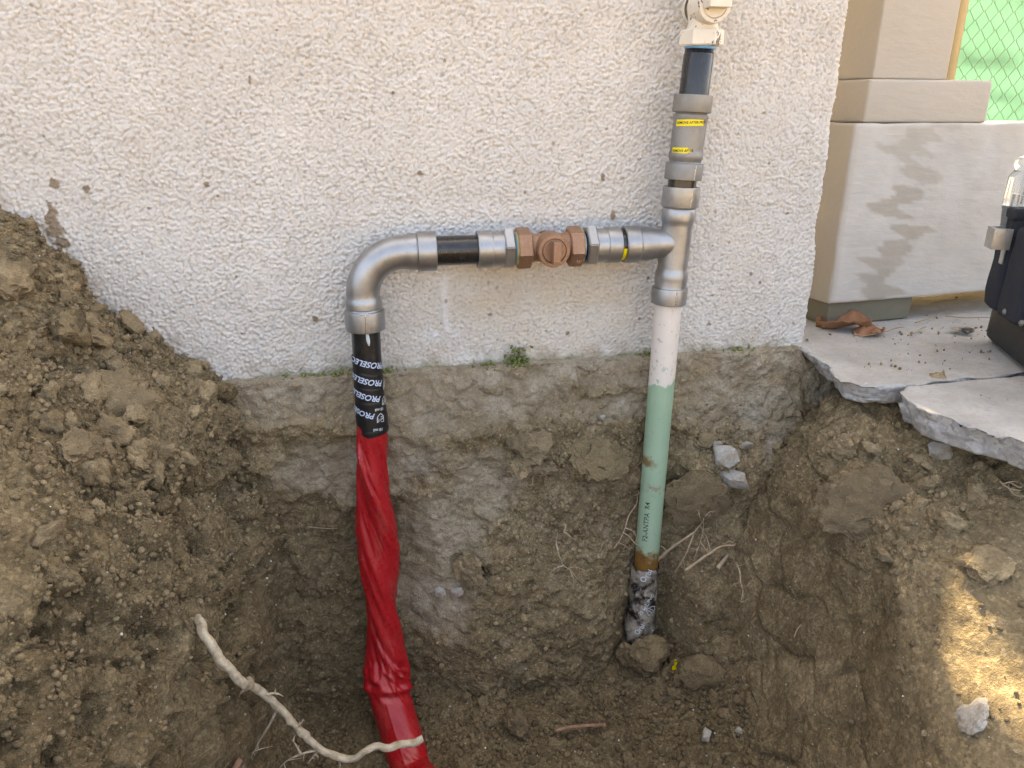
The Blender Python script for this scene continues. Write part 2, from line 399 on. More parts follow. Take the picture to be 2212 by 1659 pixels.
def clod_mat(name, tint):
    m = Mat(name, 0.95); m.b.inputs['Specular IOR Level'].default_value = 0.12
    m.co = m.n('NewGeometry').outputs['Position']
    c, n2, n3 = soil_colour(m, False); oi = m.n('ObjectInfo')
    c = m.mix(tint[3], c, tint[:3] + (1,)); geo = m.n('NewGeometry'); rv_ = m.ramp(geo.outputs['Random Per Island'], [(0.0, 0.6), (0.6, 1.0), (1.0, 1.45)]); c = m.mix(0.8, c, rv_, 'MULTIPLY')
    c = m.mix(m.math('MULTIPLY', oi.outputs['Random'], 0.35), c, (0.17, 0.128, 0.085, 1))
    m.base(c); m.bump(m.math('ADD', m.noise(420, 5, 0.72), m.noise(150, 4, 0.7)), 1.0, 0.006); return m.m
M['clod_dry'] = clod_mat('dry_clod', (0.52, 0.405, 0.255, 0.45)); M['clod_wet'] = clod_mat('moist_clod', (0.225, 0.17, 0.098, 0.65))
def pillar_mat():
    m = Mat('pillar_paint', 0.55); n = m.noise(8, 4); n2 = m.noise(120, 4, 0.6, stretch=(0.3, 1, 1))
    c = m.mix(n, (0.395, 0.355, 0.30, 1), (0.45, 0.41, 0.355, 1))
    c = m.mix(m.math('MULTIPLY', m.attr('chalk'), 0.8, True), c, m.mix(m.noise(30, 5, 0.7), (0.54, 0.515, 0.48, 1), (0.64, 0.625, 0.60, 1)))
    m.base(c); m.bump(m.math('ADD', m.noise(30, 4, stretch=(0.4, 1, 2.2)), n2), 0.3, 0.003); return m.m
M['pillar'] = pillar_mat()
M['shim'] = flat('olive_painted_block', (0.19, 0.175, 0.125, 1), 0.7, bump=0.3)
M['sand'] = flat('sandy_ground', (0.40, 0.355, 0.28, 1), 0.95, var=0.3, scale=45, bump=0.5)
M['house_trim'] = flat('unseen_trim_paint', (0.5, 0.46, 0.4, 1), 0.7)
def screen():
    m = Mat('green_screen', 0.8); tr = m.n('BsdfTranslucent'); tr.inputs[0].default_value = (0.044, 0.104, 0.076, 1)
    m.base((0.07, 0.14, 0.10, 1)); mx = m.n('MixShader'); mx.inputs[0].default_value = 0.6
    m.l(m.b.outputs[0], mx.inputs[1]); m.l(tr.outputs[0], mx.inputs[2]); m.l(mx.outputs[0], m.t.nodes['Material Output'].inputs[0]); return m.m
M['screen'] = screen()
M['wire'] = flat('galvanised_wire', (0.22, 0.27, 0.20, 1), 0.5, 0.4)
M['post'] = flat('tan_fence_post', (0.33, 0.27, 0.17, 1), 0.6)
def fabric():
    m = Mat('dark_bag_fabric', 0.85); n = m.noise(900, 2); m.base(m.mix(n, (0.010, 0.012, 0.018, 1), (0.030, 0.034, 0.046, 1)))
    m.bump(m.noise(1200, 2), 0.5, 0.001); return m.m
M['fabric'] = fabric(); M['rubber'] = flat('black_rubber', (0.018, 0.018, 0.019, 1), 0.6, bump=0.2)
M['clip'] = steel('bag_clip_steel', (0.62, 0.60, 0.56, 1), 0.3)
def acrylic():
    m = Mat('clear_handle', 0.12); m.b.inputs['Transmission Weight'].default_value = 0.82; m.b.inputs['IOR'].default_value = 1.48; m.base((0.93, 0.95, 0.93, 1)); return m.m
M['acrylic'] = acrylic()
M['leaf'] = flat('dry_leaf', (0.30, 0.145, 0.075, 1), 0.8, var=0.35, scale=40, bump=0.5)
M['moss'] = flat('green_moss', (0.15, 0.175, 0.055, 1), 0.95, var=0.6, scale=60)
M['straw'] = flat('dry_needle', (0.32, 0.22, 0.12, 1), 0.8)
M['flake'] = flat('white_chip', (0.72, 0.70, 0.66, 1), 0.7)

# ================================================================== THE GROUND: one lofted sheet, trench included
cols = 'ABCDEFGHIJKLMNOPQR'
ROWS = {
  0.04:  [(-3,.28),(-1.2,.30),(-.70,.36),(-.478,.285),(-.36,.115),(-.225,.0),(-.205,-.12),(-.185,-.35),(-.17,-.56),(.1,-.57),(.4,-.55),(.53,-.50),(.58,-.38),(.64,-.25),(.70,-.15),(.85,-.12),(1.1,-.12),(3,-.12)],
  -0.06: [(-3,.25),(-1.2,.28),(-.68,.31),(-.452,.235),(-.35,.085),(-.235,-.02),(-.21,-.14),(-.192,-.36),(-.178,-.57),(.1,-.575),(.4,-.555),(.54,-.50),(.58,-.38),(.63,-.25),(.68,-.16),(.80,-.09),(1.1,-.10),(3,-.12)],
  -0.14: [(-3,.22),(-1.2,.24),(-.66,.27),(-.436,.195),(-.335,.045),(-.26,-.05),(-.235,-.17),(-.215,-.38),(-.198,-.59),(.1,-.585),(.4,-.57),(.55,-.51),(.59,-.39),(.632,-.25),(.685,-.115),(.79,-.04),(1.1,-.09),(3,-.12)],
  -0.25: [(-3,.18),(-1.2,.2),(-.66,.2),(-.425,.125),(-.35,.035),(-.285,-.045),(-.262,-.18),(-.236,-.40),(-.212,-.60),(.1,-.60),(.38,-.585),(.55,-.535),(.60,-.40),(.645,-.26),(.69,-.135),(.80,-.055),(1.1,-.10),(3,-.12)],
  -0.36: [(-3,.12),(-1.2,.14),(-.68,.14),(-.46,.10),(-.378,.06),(-.318,-.03),(-.292,-.18),(-.256,-.40),(-.222,-.61),(.1,-.61),(.36,-.60),(.53,-.56),(.60,-.42),(.648,-.28),(.688,-.17),(.80,-.10),(1.1,-.12),(3,-.12)],
  -0.48: [(-3,.08),(-1.2,.09),(-.70,.07),(-.50,.03),(-.41,.0),(-.348,-.06),(-.318,-.20),(-.28,-.42),(-.24,-.62),(.1,-.62),(.34,-.61),(.50,-.57),(.57,-.46),(.615,-.34),(.645,-.25),(.745,-.17),(1.1,-.15),(3,-.12)],
  -0.62: [(-3,.04),(-1.2,.04),(-.74,.02),(-.54,-.02),(-.44,-.04),(-.38,-.09),(-.345,-.22),(-.30,-.43),(-.26,-.62),(.1,-.62),(.32,-.61),(.46,-.58),(.53,-.47),(.58,-.38),(.61,-.30),(.71,-.24),(1.1,-.19),(3,-.12)],
  -0.90: [(-3,.0),(-1.2,.0),(-.8,-.02),(-.6,-.04),(-.5,-.06),(-.43,-.10),(-.40,-.22),(-.34,-.43),(-.30,-.62),(.1,-.62),(.3,-.61),(.42,-.58),(.49,-.47),(.54,-.38),(.58,-.30),(.68,-.25),(1.1,-.2),(3,-.12)],
  -1.40: [(-3,-.06),(-1.2,-.06),(-.9,-.06),(-.7,-.06),(-.58,-.08),(-.5,-.12),(-.46,-.22),(-.40,-.40),(-.34,-.55),(.0,-.55),(.2,-.55),(.36,-.52),(.44,-.42),(.5,-.33),(.55,-.26),(.66,-.2),(1.1,-.16),(3,-.12)],
  -2.20: [(-3,-.1),(-1.2,-.1),(-.9,-.1),(-.75,-.1),(-.62,-.1),(-.5,-.1),(-.42,-.11),(-.34,-.12),(-.26,-.12),(.0,-.12),(.2,-.12),(.36,-.12),(.44,-.12),(.5,-.11),(.55,-.1),(.66,-.1),(1.1,-.1),(3,-.1)],
}
NSEG = [6, 10, 34, 84, 72, 58, 108, 100, 150, 140, 80, 78, 74, 64, 76, 62, 8]
ylist = sorted(ROWS)
def cr_row(pts):
    P = np.array(pts, float); n = len(P); m = np.zeros_like(P)
    ch = np.linalg.norm(np.diff(P, axis=0), axis=1)
    for k in range(1, n - 1):
        m[k] = ((P[k+1] - P[k]) / ch[k] * ch[k-1] + (P[k] - P[k-1]) / ch[k-1] * ch[k]) / (ch[k] + ch[k-1])
    m[0] = (P[1] - P[0]) / ch[0]; m[-1] = (P[-1] - P[-2]) / ch[-1]
    out = []; uc = []
    for k, ns in enumerate(NSEG):
        u = np.arange(ns)[:, None] / ns; h = ch[k]
        out.append((2*u**3-3*u**2+1)*P[k] + (u**3-2*u**2+u)*h*m[k] + (-2*u**3+3*u**2)*P[k+1] + (u**3-u**2)*h*m[k+1]); uc.append(k + u[:, 0])
    out.append(P[-1:]); uc.append([n - 1.0])
    return np.vstack(out), np.concatenate(uc)
dense = []; 
for yv in ylist:
    d_, UC = cr_row(ROWS[yv]); dense.append(d_)
dense = np.array(dense)                                  # rows x W x 2
fine = np.arange(-0.71, 0.0401, 0.0021)
yv_all = np.concatenate([[-2.2, -1.9, -1.65, -1.4, -1.25, -1.1, -1.0, -.93, -.88, -.84, -.80, -.77, -.74], fine])
slopes = np.gradient(dense, np.array(ylist), axis=0)
yl = np.array(ylist)
k = np.clip(np.searchsorted(yl, yv_all, side='right') - 1, 0, len(yl) - 2)
hh = (yl[k + 1] - yl[k])[:, None, None]; u = ((yv_all - yl[k]) / (yl[k + 1] - yl[k]))[:, None, None]
XZ = (2*u**3-3*u**2+1)*dense[k] + (u**3-2*u**2+u)*hh*slopes[k] + (-2*u**3+3*u**2)*dense[k+1] + (u**3-u**2)*hh*slopes[k+1]
G = np.stack([XZ[..., 0], np.broadcast_to(yv_all[:, None], XZ.shape[:2]), XZ[..., 1]], -1)
UCg = np.broadcast_to(UC[None], G.shape[:2]); Yg = G[..., 1]
# region masks by column (A=0 .. R=17)
left_top = sstep(2.2, 3.0, UCg) * (1 - sstep(4.9, 5.6, UCg))
left_face = sstep(4.6, 5.4, UCg) * (1 - sstep(7.4, 8.0, UCg))
floor_m = sstep(7.6, 8.2, UCg) * (1 - sstep(10.8, 11.4, UCg))
right_face = sstep(10.7, 11.3, UCg) * (1 - sstep(13.4, 14.0, UCg))
right_top = sstep(13.3, 14.0, UCg)
mound = right_top * sstep(-.42, -.30, Yg)
fresh = left_top * sstep(-.42, -.30, Yg)
near_left = (left_top * (1 - sstep(-.40, -.24, Yg)) * (1 - sstep(3.6, 4.6, UCg)))
inner = sstep(2, 2.6, UCg) * (1 - sstep(16.2, 17, UCg)) * sstep(-.80, -.70, Yg)
Nn = grid_normals(G); Nn *= np.sign(Nn[..., 2:3].mean())
def disp_at(P):
    big = fbm(P, 0.16, 3, 1); mid = fbm(P, 0.05, 4, 2); fin = fbm(P, 0.014, 4, 3)
    w1, id1, s1 = worley(P + 0.02 * np.stack([mid, big, fin], -1) * 0.6, 0.042, 2)
    w2, id2, s2 = worley(P + 0.006 * np.stack([fin, mid, big], -1), 0.0165, 4)
    w3, id3, _ = worley(P + 0.003 * np.stack([fin, mid, big], -1), 0.0078, 6)
    return big, mid, fin, w1, id1, w2, id2, np.clip(1 - (w3 / 0.85) ** 2, 0, 1) * (0.3 + 0.9 * id3)
big, mid, fin, w1, id1, w2, id2, lump3 = disp_at(G)
lump1 = np.clip(1 - (w1 / 0.85) ** 2, 0, 1) * (0.35 + 0.9 * id1)
lump2 = np.clip(1 - (w2 / 0.85) ** 2, 0, 1) * (0.3 + 0.9 * id2)
crumbly = np.clip(0.95 * fresh + 0.75 * left_face * (0.55 + 0.6 * mid) + 0.55 * floor_m + 0.05 * right_face + 1.0 * mound + 0.4 * right_top + 0.3 * left_top, 0, 1)
crumbly = np.clip(crumbly * (0.75 + 0.9 * fbm(G, 0.09, 3, 5)), 0.04, 1) * inner
wc_, pid, wc2 = worley(G + .05 * np.stack([fbm(G, .1, 2, 2), fbm(G, .1, 2, 5), fbm(G, .1, 2, 6)], -1), .115, 3)
cut = sstep(.52, .60, pid) * np.clip(left_face * .9 + right_face * .9 + .35 * fresh + .35 * mound + .3 * floor_m, 0, 1) * inner
crumbly = crumbly * (1 - .75 * cut)
# scraped striations on the trench sides
stri = fbm(G * np.array([1.0, 1.0, 0.25]), 0.02, 3, 6)
D = inner * (0.020 * big + 0.009 * mid * (1 + 0.6 * left_face) + 0.0035 * fin * (1 - .6 * right_face)) + crumbly * (0.018 * (lump1 - 0.35) + 0.0085 * (lump2 - 0.35) + 0.0045 * (lump3 - 0.35)) + inner * (1 - .7 * right_face) * .0016 * (lump3 - .35) + 0.0016 * stri * right_face * inner
pits = np.clip(fbm(G, 0.045, 3, 4) - 0.20, 0, 1) * (left_face + .5 * fresh + .3 * mound) * inner
D = D - 0.11 * pits + inner * (left_face + .5 * fresh + .5 * right_face + .6 * mound) * (.020 * (pid - .5) + .010 * (sstep(.0, .12, wc2 - wc_) - .5))
D = D - .035 * np.exp(-(np.linalg.norm(G - np.array([-.268, -.176, -.272]), axis=-1) / .016) ** 2)
near_right = np.clip(right_top + right_face * sstep(11.5, 12.5, UCg), 0, 1) * (1 - sstep(-.46, -.34, Yg)); D = D * (1 - .6 * near_right)
G = G + Nn * D[..., None]
dry = np.clip(0.55 * left_top + 0.32 * left_face * (0.6 + mid) + 0.75 * right_top + 0.42 * right_face + 0.5 * near_left + 0.75 * fbm(G, 0.07, 4, 3) - .45 * cut, 0, 1)
dry = dry * (1 - .8 * floor_m)
wet = np.clip(.35 * cut + 0.85 * floor_m + 0.12 * right_face * sstep(-.1, -.5, G[..., 2]) + 0.7 * left_face * sstep(-.15, -.45, G[..., 2]) + 0.25 * fbm(G, 0.1, 3, 7), 0, 1)
H0, W0 = G.shape[:2]
# the same sheet carries on to the horizon on every side
def pad(Ga, A_):
    far = np.array([-60, -15, -5.0]); first = Ga[0]; rows_pre = []
    for yy in far: r_ = first.copy(); r_[:, 1] = yy; r_[:, 2] = -0.1; rows_pre.append(r_)
    last = Ga[-1]; rows_post = []
    for yy in (0.06, 0.4, 3, 15, 60.0):
        r_ = last.copy(); r_[:, 1] = yy; r_[:, 2] = -0.12 if yy > 0.05 else r_[:, 2]; rows_post.append(r_)
    Gb = np.concatenate([np.array(rows_pre), Ga, np.array(rows_post)], 0)
    L = []; 
    for xx in (-60, -15, -6.0): c_ = Gb[:, :1].copy(); c_[..., 0] = xx; c_[..., 2] = -0.1 if xx < -6 else c_[..., 2] * .3; L.append(c_)
    Rr = []
    for xx in (6.0, 15, 60): c_ = Gb[:, -1:].copy(); c_[..., 0] = xx; Rr.append(c_)
    Gc = np.concatenate(L + [Gb] + Rr, 1)
    out = []
    for a in A_:
        out.append(np.pad(a, ((3, 5), (3, 3)), mode='edge'))
    return Gc, out
Gf, (dry_f, wet_f) = pad(G, [dry, wet])
gme = np_mesh('ground', Gf.reshape(-1, 3), grid_faces(*Gf.shape[:2]), {'dry': dry_f, 'wet': wet_f})
ground = link('ground', gme, M['soil']); tag(ground, kind='structure')
Ng = grid_normals(G); Ng *= np.sign(Ng[..., 2:3].mean())

# ================================================================== THE HOUSE WALL (stucco sheet round the corner) and its foundation
house = empty('house_wall', (0.2, 0.0, 0.0), 'white rough stucco house wall standing behind the new pipes', 'wall')
WX = 0.738; CR = 0.012
sx = np.concatenate([[-4, -2.5, -1.6, -1.2, -.9, -.75, -.65, -.58], np.arange(-.51, .79, 0.00135), [.82, .86, .92, 1.0, 1.2, 1.6, 2.4, 4.4]])
sz = np.concatenate([np.arange(0.0, .60, 0.00135), [.62, .64, .66, .70, .77, .9, 1.1, 1.5, 2.1, 2.9]])
S, Z = np.meshgrid(sx, sz)
arc0 = WX - CR; arcL = CR * math.pi / 2
th = np.clip((S - arc0) / CR, 0, math.pi / 2)
X = np.where(S < arc0, S, arc0 + CR * np.sin(th)); Y = np.where(S < arc0, 0, CR - CR * np.cos(th)) + np.maximum(S - arc0 - arcL, 0)
nx = np.sin(th); ny = -np.cos(th)
flatp = np.stack([S, Z, np.zeros_like(S)], -1)
wob = fbm(np.stack([S * 0 + 3, Z, S * 0], -1), 0.12, 3, 2) * 0.008 * sstep(.70, .735, S)
finez = (sstep(-.54, -.5, S) * (1 - sstep(.78, .80, S)) * (1 - sstep(.595, .62, Z)))
jit = 0.0018 * np.stack([fbm(flatp, 0.012, 2, 1), fbm(flatp, 0.012, 2, 4), 0 * S], -1)
f1, i1, g1 = worley(flatp + jit, 0.0049, 1, dims=2); f2, i2, g2 = worley(flatp + jit, 0.0038, 5, dims=2)
bead = np.sqrt(np.clip(1 - (f1 / 0.66) ** 2, 0, 1)) * (0.4 + 0.7 * i1); bead2 = np.sqrt(np.clip(1 - (f2 / 0.55) ** 2, 0, 1)) * (0.25 + 0.8 * i2)
patchv = sstep(-.3, .25, fbm(flatp, 0.05, 3, 6))
hgt = (0.0029 * bead * (0.6 + 0.4 * patchv) + 0.0013 * bead2) + 0.0008 * fbm(flatp, 0.02, 3, 3) + 0.004 * fbm(flatp, 0.25, 2, 2)
px0 = aty(958, 590, 0); px1 = aty(955, 720, 0)
seam = np.exp(-((S - px0[0] - 0.004 * fbm(flatp, .03, 2, 3)) / 0.006) ** 2) * sstep(px1[2] - .01, px1[2] + .01, Z) * (1 - sstep(px0[2] - .015, px0[2] + .005, Z))
hgt = hgt * (1 - 0.6 * seam) + 0.002 * seam
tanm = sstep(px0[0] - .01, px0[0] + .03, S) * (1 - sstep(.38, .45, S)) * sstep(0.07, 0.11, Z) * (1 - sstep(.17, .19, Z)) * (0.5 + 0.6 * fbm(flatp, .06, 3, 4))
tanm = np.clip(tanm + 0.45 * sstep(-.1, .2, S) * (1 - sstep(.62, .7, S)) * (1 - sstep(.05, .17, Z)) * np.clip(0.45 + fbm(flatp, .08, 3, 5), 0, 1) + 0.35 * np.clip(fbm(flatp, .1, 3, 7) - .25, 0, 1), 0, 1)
pale = np.clip(seam * .7 + np.exp(-(((S - px1[0] + .01) / .035) ** 2 + ((Z - px1[2]) / .016) ** 2)) * (0.5 + fbm(flatp, .012, 2, 2)), 0, 1)
mud = np.zeros_like(S)
def splat(px, py, rx, ry, st=1.0):
    c = aty(px, py, 0); nz = fbm(flatp, 0.009, 3, 5); k9 = 1.15 if px < 260 else .72; rx, ry = rx * k9, ry * k9
    d = ((S - c[0]) / rx) ** 2 + ((Z - c[2]) / ry) ** 2
    return st * (1 - sstep(.5, 1.0, d + 1.5 * nz + .05)) * (d < 5)
for s_ in [(118, 480, .010, .022), (108, 440, .007, .008), (133, 525, .010, .007), (140, 555, .009, .006), (115, 395, .006, .009), (185, 405, .004, .006), (447, 400, .006, .007), (325, 450, .005, .005), (908, 375, .007, .006), (1322, 460, .007, .016), (1300, 385, .006, .012), (1290, 400, .004, .006), (540, 175, .004, .012), (680, 690, .008, .007), (1225, 720, .006, .006), (1660, 350, .005, .005), (1490, 250, .003, .004), (1400, 600, .005, .006), (110, 500, .016, .009), (250, 690, .02, .008), (1700, 460, .005, .004), (1130, 470, .004, .006), (1380, 690, .005, .005), (1640, 610, .006, .005), (1530, 700, .007, .006), (960, 130, .003, .004), (850, 200, .004, .004), (1060, 680, .006, .004)]:
    mud = np.maximum(mud, splat(*s_))
sp = rng.random((260, 2)); 
for a, b in sp:
    cx, cz = -.5 + a * 1.22, 0.02 + (b ** 1.6) * .52; r0 = 0.0010 + 0.0022 * rng.random() ** 3
    d = (S - cx) ** 2 + ((Z - cz) / (0.7 + rng.random() * .8)) ** 2
    mud = np.maximum(mud, (1 - sstep(.4, 1.2, d / r0 ** 2)) * (0.4 + .5 * rng.random()))
hgt = hgt + 0.0015 * mud
pit = np.clip((0.9 - bead * 1.5 - bead2), 0, 1) * 0.8
rag = 0.007 * fbm(np.stack([S, S * 0, S * 0], -1), 0.06, 4, 1) + 0.004 * fbm(np.stack([S, S * 0 + 2, S * 0], -1), 0.012, 2, 2)
Zr = Z + rag * (1 - sstep(0, .05, Z))
mossm = (1 - sstep(.0, .012 + .016 * np.clip(fbm(np.stack([S, S * 0, S * 0], -1), .05, 3, 7) + .35, 0, 1), Z)) * sstep(-.25, -.18, S) * (1 - sstep(.62, .74, S)) * np.clip(.75 + fbm(flatp, .03, 3, 4), 0, 1)
haze_ = (1 - sstep(.0, .055, Z - .0 - np.interp(S, [-.48, -.43, -.36, -.26, -.22, 1], [.28, .17, .113, .044, .0, -.01]))) * np.clip(.35 + 1.2 * fbm(flatp, .018, 3, 6), 0, 1)
mud = np.maximum(mud, .55 * haze_ * (S < .7)) * finez; mossm = mossm * finez
mossm = np.maximum(mossm, splat(1118, 785, .012, .018, .9))
Wp = np.stack([X + wob + nx * hgt * finez, Y + ny * hgt * finez, Zr], -1)
# bottom lip turns back into the wall
lip = Wp[:1].copy(); lip2 = lip.copy(); lip2[..., 1] += np.where(S[:1] < arc0, 0.03, 0); lip2[..., 0] -= np.where(S[:1] >= arc0, 0.03, 0)
Wall = np.concatenate([lip2, Wp], 0)
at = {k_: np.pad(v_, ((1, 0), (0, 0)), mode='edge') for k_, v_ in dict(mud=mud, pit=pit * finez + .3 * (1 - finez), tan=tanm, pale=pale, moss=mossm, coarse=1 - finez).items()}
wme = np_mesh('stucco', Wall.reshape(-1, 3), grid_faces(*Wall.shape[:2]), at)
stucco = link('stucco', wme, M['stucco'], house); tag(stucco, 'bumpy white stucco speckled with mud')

# foundation and trench back
bx = np.concatenate([[-.60, -.45, -.36], np.arange(-.32, .86, 0.0021), [.9, 1.0]]); bz = np.concatenate([[.012], np.arange(.006, -.66, -0.0021), [-.72]])
BX, BZ = np.meshgrid(bx, bz)
P3 = np.stack([BX, BZ * 0, BZ], -1)
t = np.clip(-BZ / .55, 0, 1)
yb = -0.010 - 0.012 * sstep(.03, .2, t) - 0.035 * sstep(.45, 1.0, t)
ctr = sstep(.06, .16, BX) * (1 - sstep(.36, .42, BX)); yb -= ctr * 0.030 * sstep(.35, .9, t)
lrec = sstep(-.22, -.16, BX) * (1 - sstep(.02, .09, BX)); yb += lrec * (0.030 * sstep(.25, .6, t)) - 0.01 * lrec * (1 - sstep(.1, .3, t))
groove = np.exp(-((BX - .452) / .034) ** 2); yb = yb * (1 - groove) + groove * (-0.026)
rgt = sstep(.49, .53, BX); yb -= rgt * (0.014 * sstep(.12, .25, t) + 0.03 * sstep(.27, .36, t) + 0.05 * sstep(.55, .9, t))
clump = np.exp(-(((BX - .262) / .035) ** 2 + ((BZ + .165) / .03) ** 2)); yb -= 0.020 * clump
shelf = np.exp(-(((BX - .37) / .05) ** 2 + ((BZ + .19) / .035) ** 2)); yb -= 0.014 * shelf
big, mid, fin, w1, id1, w2, id2, lump3 = disp_at(P3)
lump1 = np.clip(1 - (w1 / 0.85) ** 2, 0, 1) * (0.35 + 0.9 * id1); lump2 = np.clip(1 - (w2 / 0.85) ** 2, 0, 1) * (0.3 + 0.9 * id2)
blobs = [(780, 1010, .15, .07), (1000, 860, .25, .07), (960, 1150, .09, .09), (930, 1280, .08, .08), (1250, 810, .3, .03), (1600, 850, .14, .09), (1700, 950, .07, .06), (600, 860, .12, .05), (1050, 1050, .07, .07), (1350, 880, .12, .03)]
conc = np.zeros_like(BX)
for (a, b, rx, rz) in blobs:
    c_ = aty(a, b, -.03); conc = np.maximum(conc, 1.15 - (((BX - c_[0]) / rx) ** 2 + ((BZ - c_[2]) / rz) ** 2))
conc = np.maximum(conc, 1.2 - (-BZ / np.clip(.065 + .06 * fbm(P3, .12, 3, 6), .025, 1))); conc = np.clip(conc, 0, 1)
dk = aty(700, 900, -.03); hole = np.exp(-(((BX + .1) / .08) ** 2 + ((BZ + .12) / .06) ** 2))
white = np.zeros_like(BX)
for (a, b, rx, rz) in [(930, 950, .03, .06), (910, 1010, .03, .03), (1650, 880, .07, .04), (1640, 960, .05, .03), (1250, 795, .1, .012), (640, 850, .09, .012), (1750, 830, .06, .04), (1080, 880, .03, .02)]:
    c_ = aty(a, b, -.03); white = np.maximum(white, 1.0 - (((BX - c_[0]) / rx) ** 2 + ((BZ - c_[2]) / rz) ** 2))
white = np.clip(white + .2 * mid, 0, 1)
soily = 1 - sstep(.3, .7, conc + .5 * mid)
yb = yb - (0.009 * big + 0.006 * mid + 0.0022 * fin) * (1 - .9 * (BZ > .0)) - soily * (0.014 * (lump1 - .35) + 0.0065 * (lump2 - .35) + .003 * (lump3 - .35)) - (1 - soily) * (0.0055 * (lump2 - .35) + .0075 * (lump1 - .35) + .0022 * (lump3 - .35)) - .006 * soily * sstep(.0, .1, t)
wave = vnoise(np.stack([BX * 3, BX * 0, BZ * 34 + BX * 5], -1), 3); yb -= lrec * soily * .004 * wave
cav = aty(1040, 1235, -.05); yb += .03 * np.exp(-(((BX - cav[0]) / .012) ** 2 + ((BZ - cav[2]) / .012) ** 2))
yb = np.where(BZ > 0.004, yb + 0.04, yb)
BG = np.stack([BX, yb, BZ - .03 * sstep(.722, .745, BX)], -1)
wetb = np.clip(-.05 + .75 * sstep(.45, .9, t) + .5 * lrec * sstep(.2, .4, t) + .3 * mid, 0, 1); dryb = np.clip(.25 * rgt * (1 - sstep(.4, .8, t)) + .2 * mid, 0, 1)
bme = np_mesh('foundation', BG.reshape(-1, 3), grid_faces(*BG.shape[:2], flip=True), {'conc': conc, 'white': white, 'dry': dryb, 'wet': wetb})
found = link('foundation', bme, M['back'], house); tag(found, 'rough concrete foundation caked with brown soil in the trench')
Nb = -grid_normals(BG); Nb *= np.where(Nb[..., 1:2] > 0, -1, 1)
def back_y(x, z): return yb[np.argmin(abs(bz - z)), np.argmin(abs(bx - x))]
def ground_pt(x, y):
    """point on the trench sheet nearest (x, y) seen from above, highest first"""
    r_ = np.argmin(abs(yv_all - y)); row = G[r_]; c_ = np.argmin(abs(row[:, 0] - x)); return row[c_].copy()
_Gs = G.reshape(-1, 3)
def hit(px, py, lo=0.35, hi=2.2):
    """first sheet point along the view ray of a picture point (ground or trench back), used to set loose things on the soil"""
    d = ray(px, py); d = d / np.linalg.norm(d)
    best = None
    for A_, N_ in ((_Gs, Ng.reshape(-1, 3)), (BG.reshape(-1, 3), Nb.reshape(-1, 3))):
        v = A_ - CAM; s_ = v @ d; off = np.linalg.norm(v - s_[:, None] * d, axis=1)
        ok = (off < 0.005) & (s_ > lo) & (s_ < hi)
        if ok.any():
            ii = np.where(ok)[0]; j = ii[np.argmin(s_[ii])]
            if best is None or s_[j] < best[2]: best = (A_[j].copy(), N_[j].copy(), s_[j])
    return best

# ================================================================== CONCRETE PATH and its broken piece
def ring_solid(name, poly, thick, tilt=None, seed=1, side=0.006, top=0.0012, m=260, ztop=0.0):
    P = np.array(poly, float); Pc = np.vstack([P, P[:1]]); d = np.r_[0, np.cumsum(np.linalg.norm(np.diff(Pc, axis=0), axis=1))]
    tt = np.linspace(0, d[-1], m, endpoint=False); C_ = np.stack([np.interp(tt, d, Pc[:, 0]), np.interp(tt, d, Pc[:, 1])], -1); c0 = P.mean(0)
    rings = []; br = []
    for f in np.r_[np.linspace(0.01, .97, 46), .985, .995]: rings.append(np.c_[c0 + (C_ - c0) * f, np.full(m, ztop)]); br.append(0.0)
    for s_ in np.linspace(.04, 1, 16): rings.append(np.c_[C_ + (C_ - c0) / np.linalg.norm(C_ - c0, axis=1)[:, None] * (-.020 * s_), np.full(m, ztop - thick * s_)]); br.append(1.0)
    for f in (.8, .4, .02): rings.append(np.c_[c0 + (C_ - c0) * f, np.full(m, ztop - thick)]); br.append(1.0)
    A_ = np.array(rings); b_ = np.array(br)[:, None] * np.ones(m)
    nb = np.stack([fbm(A_ + 7 * seed, .022, 5, 1, .65), fbm(A_ + 7 * seed, .022, 5, 2, .65), fbm(A_ + 3 * seed, .022, 5, 3, .65)], -1)
    wf = worley(A_ + .01 * nb, .03, 3); fc = np.c_[C_ - c0, np.zeros(m)] / np.linalg.norm(C_ - c0, axis=1)[:, None]
    A_ = A_ + nb * np.where(b_ > .5, side * .9, 0)[..., None] + fc[None] * ((wf[1] - .5) * side * 2.4 * (b_ > .5))[..., None]
    edge = np.zeros_like(b_); edge[46:49] = 1
    A_[..., 2] += np.where(b_ < .5, top * fbm(A_, .05, 3, 2), 0) - edge * np.clip(fbm(A_, .02, 3, 5), 0, 1) * .008
    if tilt is not None:
        c, ax, ang = tilt; Mx = np.array(Matrix.Rotation(ang, 3, Vector(ax))); A_ = (A_ - np.array(c)) @ Mx.T + np.array(c)
    return np_mesh(name, A_.reshape(-1, 3), grid_faces(*A_.shape[:2], wrap=True), {'broken': b_})
path_poly = [(.735, -.02), (.728, -.07), (.716, -.124), (.700, -.17), (.715, -.196), (.775, -.205), (1.1, -.185), (3.2, -.12), (3.2, .9), (.755, .9), (.752, .2)]
cp = link('concrete_path', ring_solid('concrete_path', path_poly, .034, seed=2, m=420), M['concrete']); tag(cp, kind='structure')
frag_poly = [(.779, -.212), (.752, -.232), (.742, -.262), (.748, -.305), (.768, -.345), (.790, -.392), (.800, -.44), (.86, -.5), (1.3, -.52), (1.5, -.3), (1.15, -.195)]
fr = link('broken_concrete_slab', ring_solid('broken_concrete_slab', frag_poly, .044, tilt=((.8, -.21, 0), (1, .1, 0), R(.8)), seed=5, side=.0045, m=360), M['concrete_frag'])
tag(fr, 'broken off grey concrete slab with jagged edge overhanging the dirt', 'concrete slab')
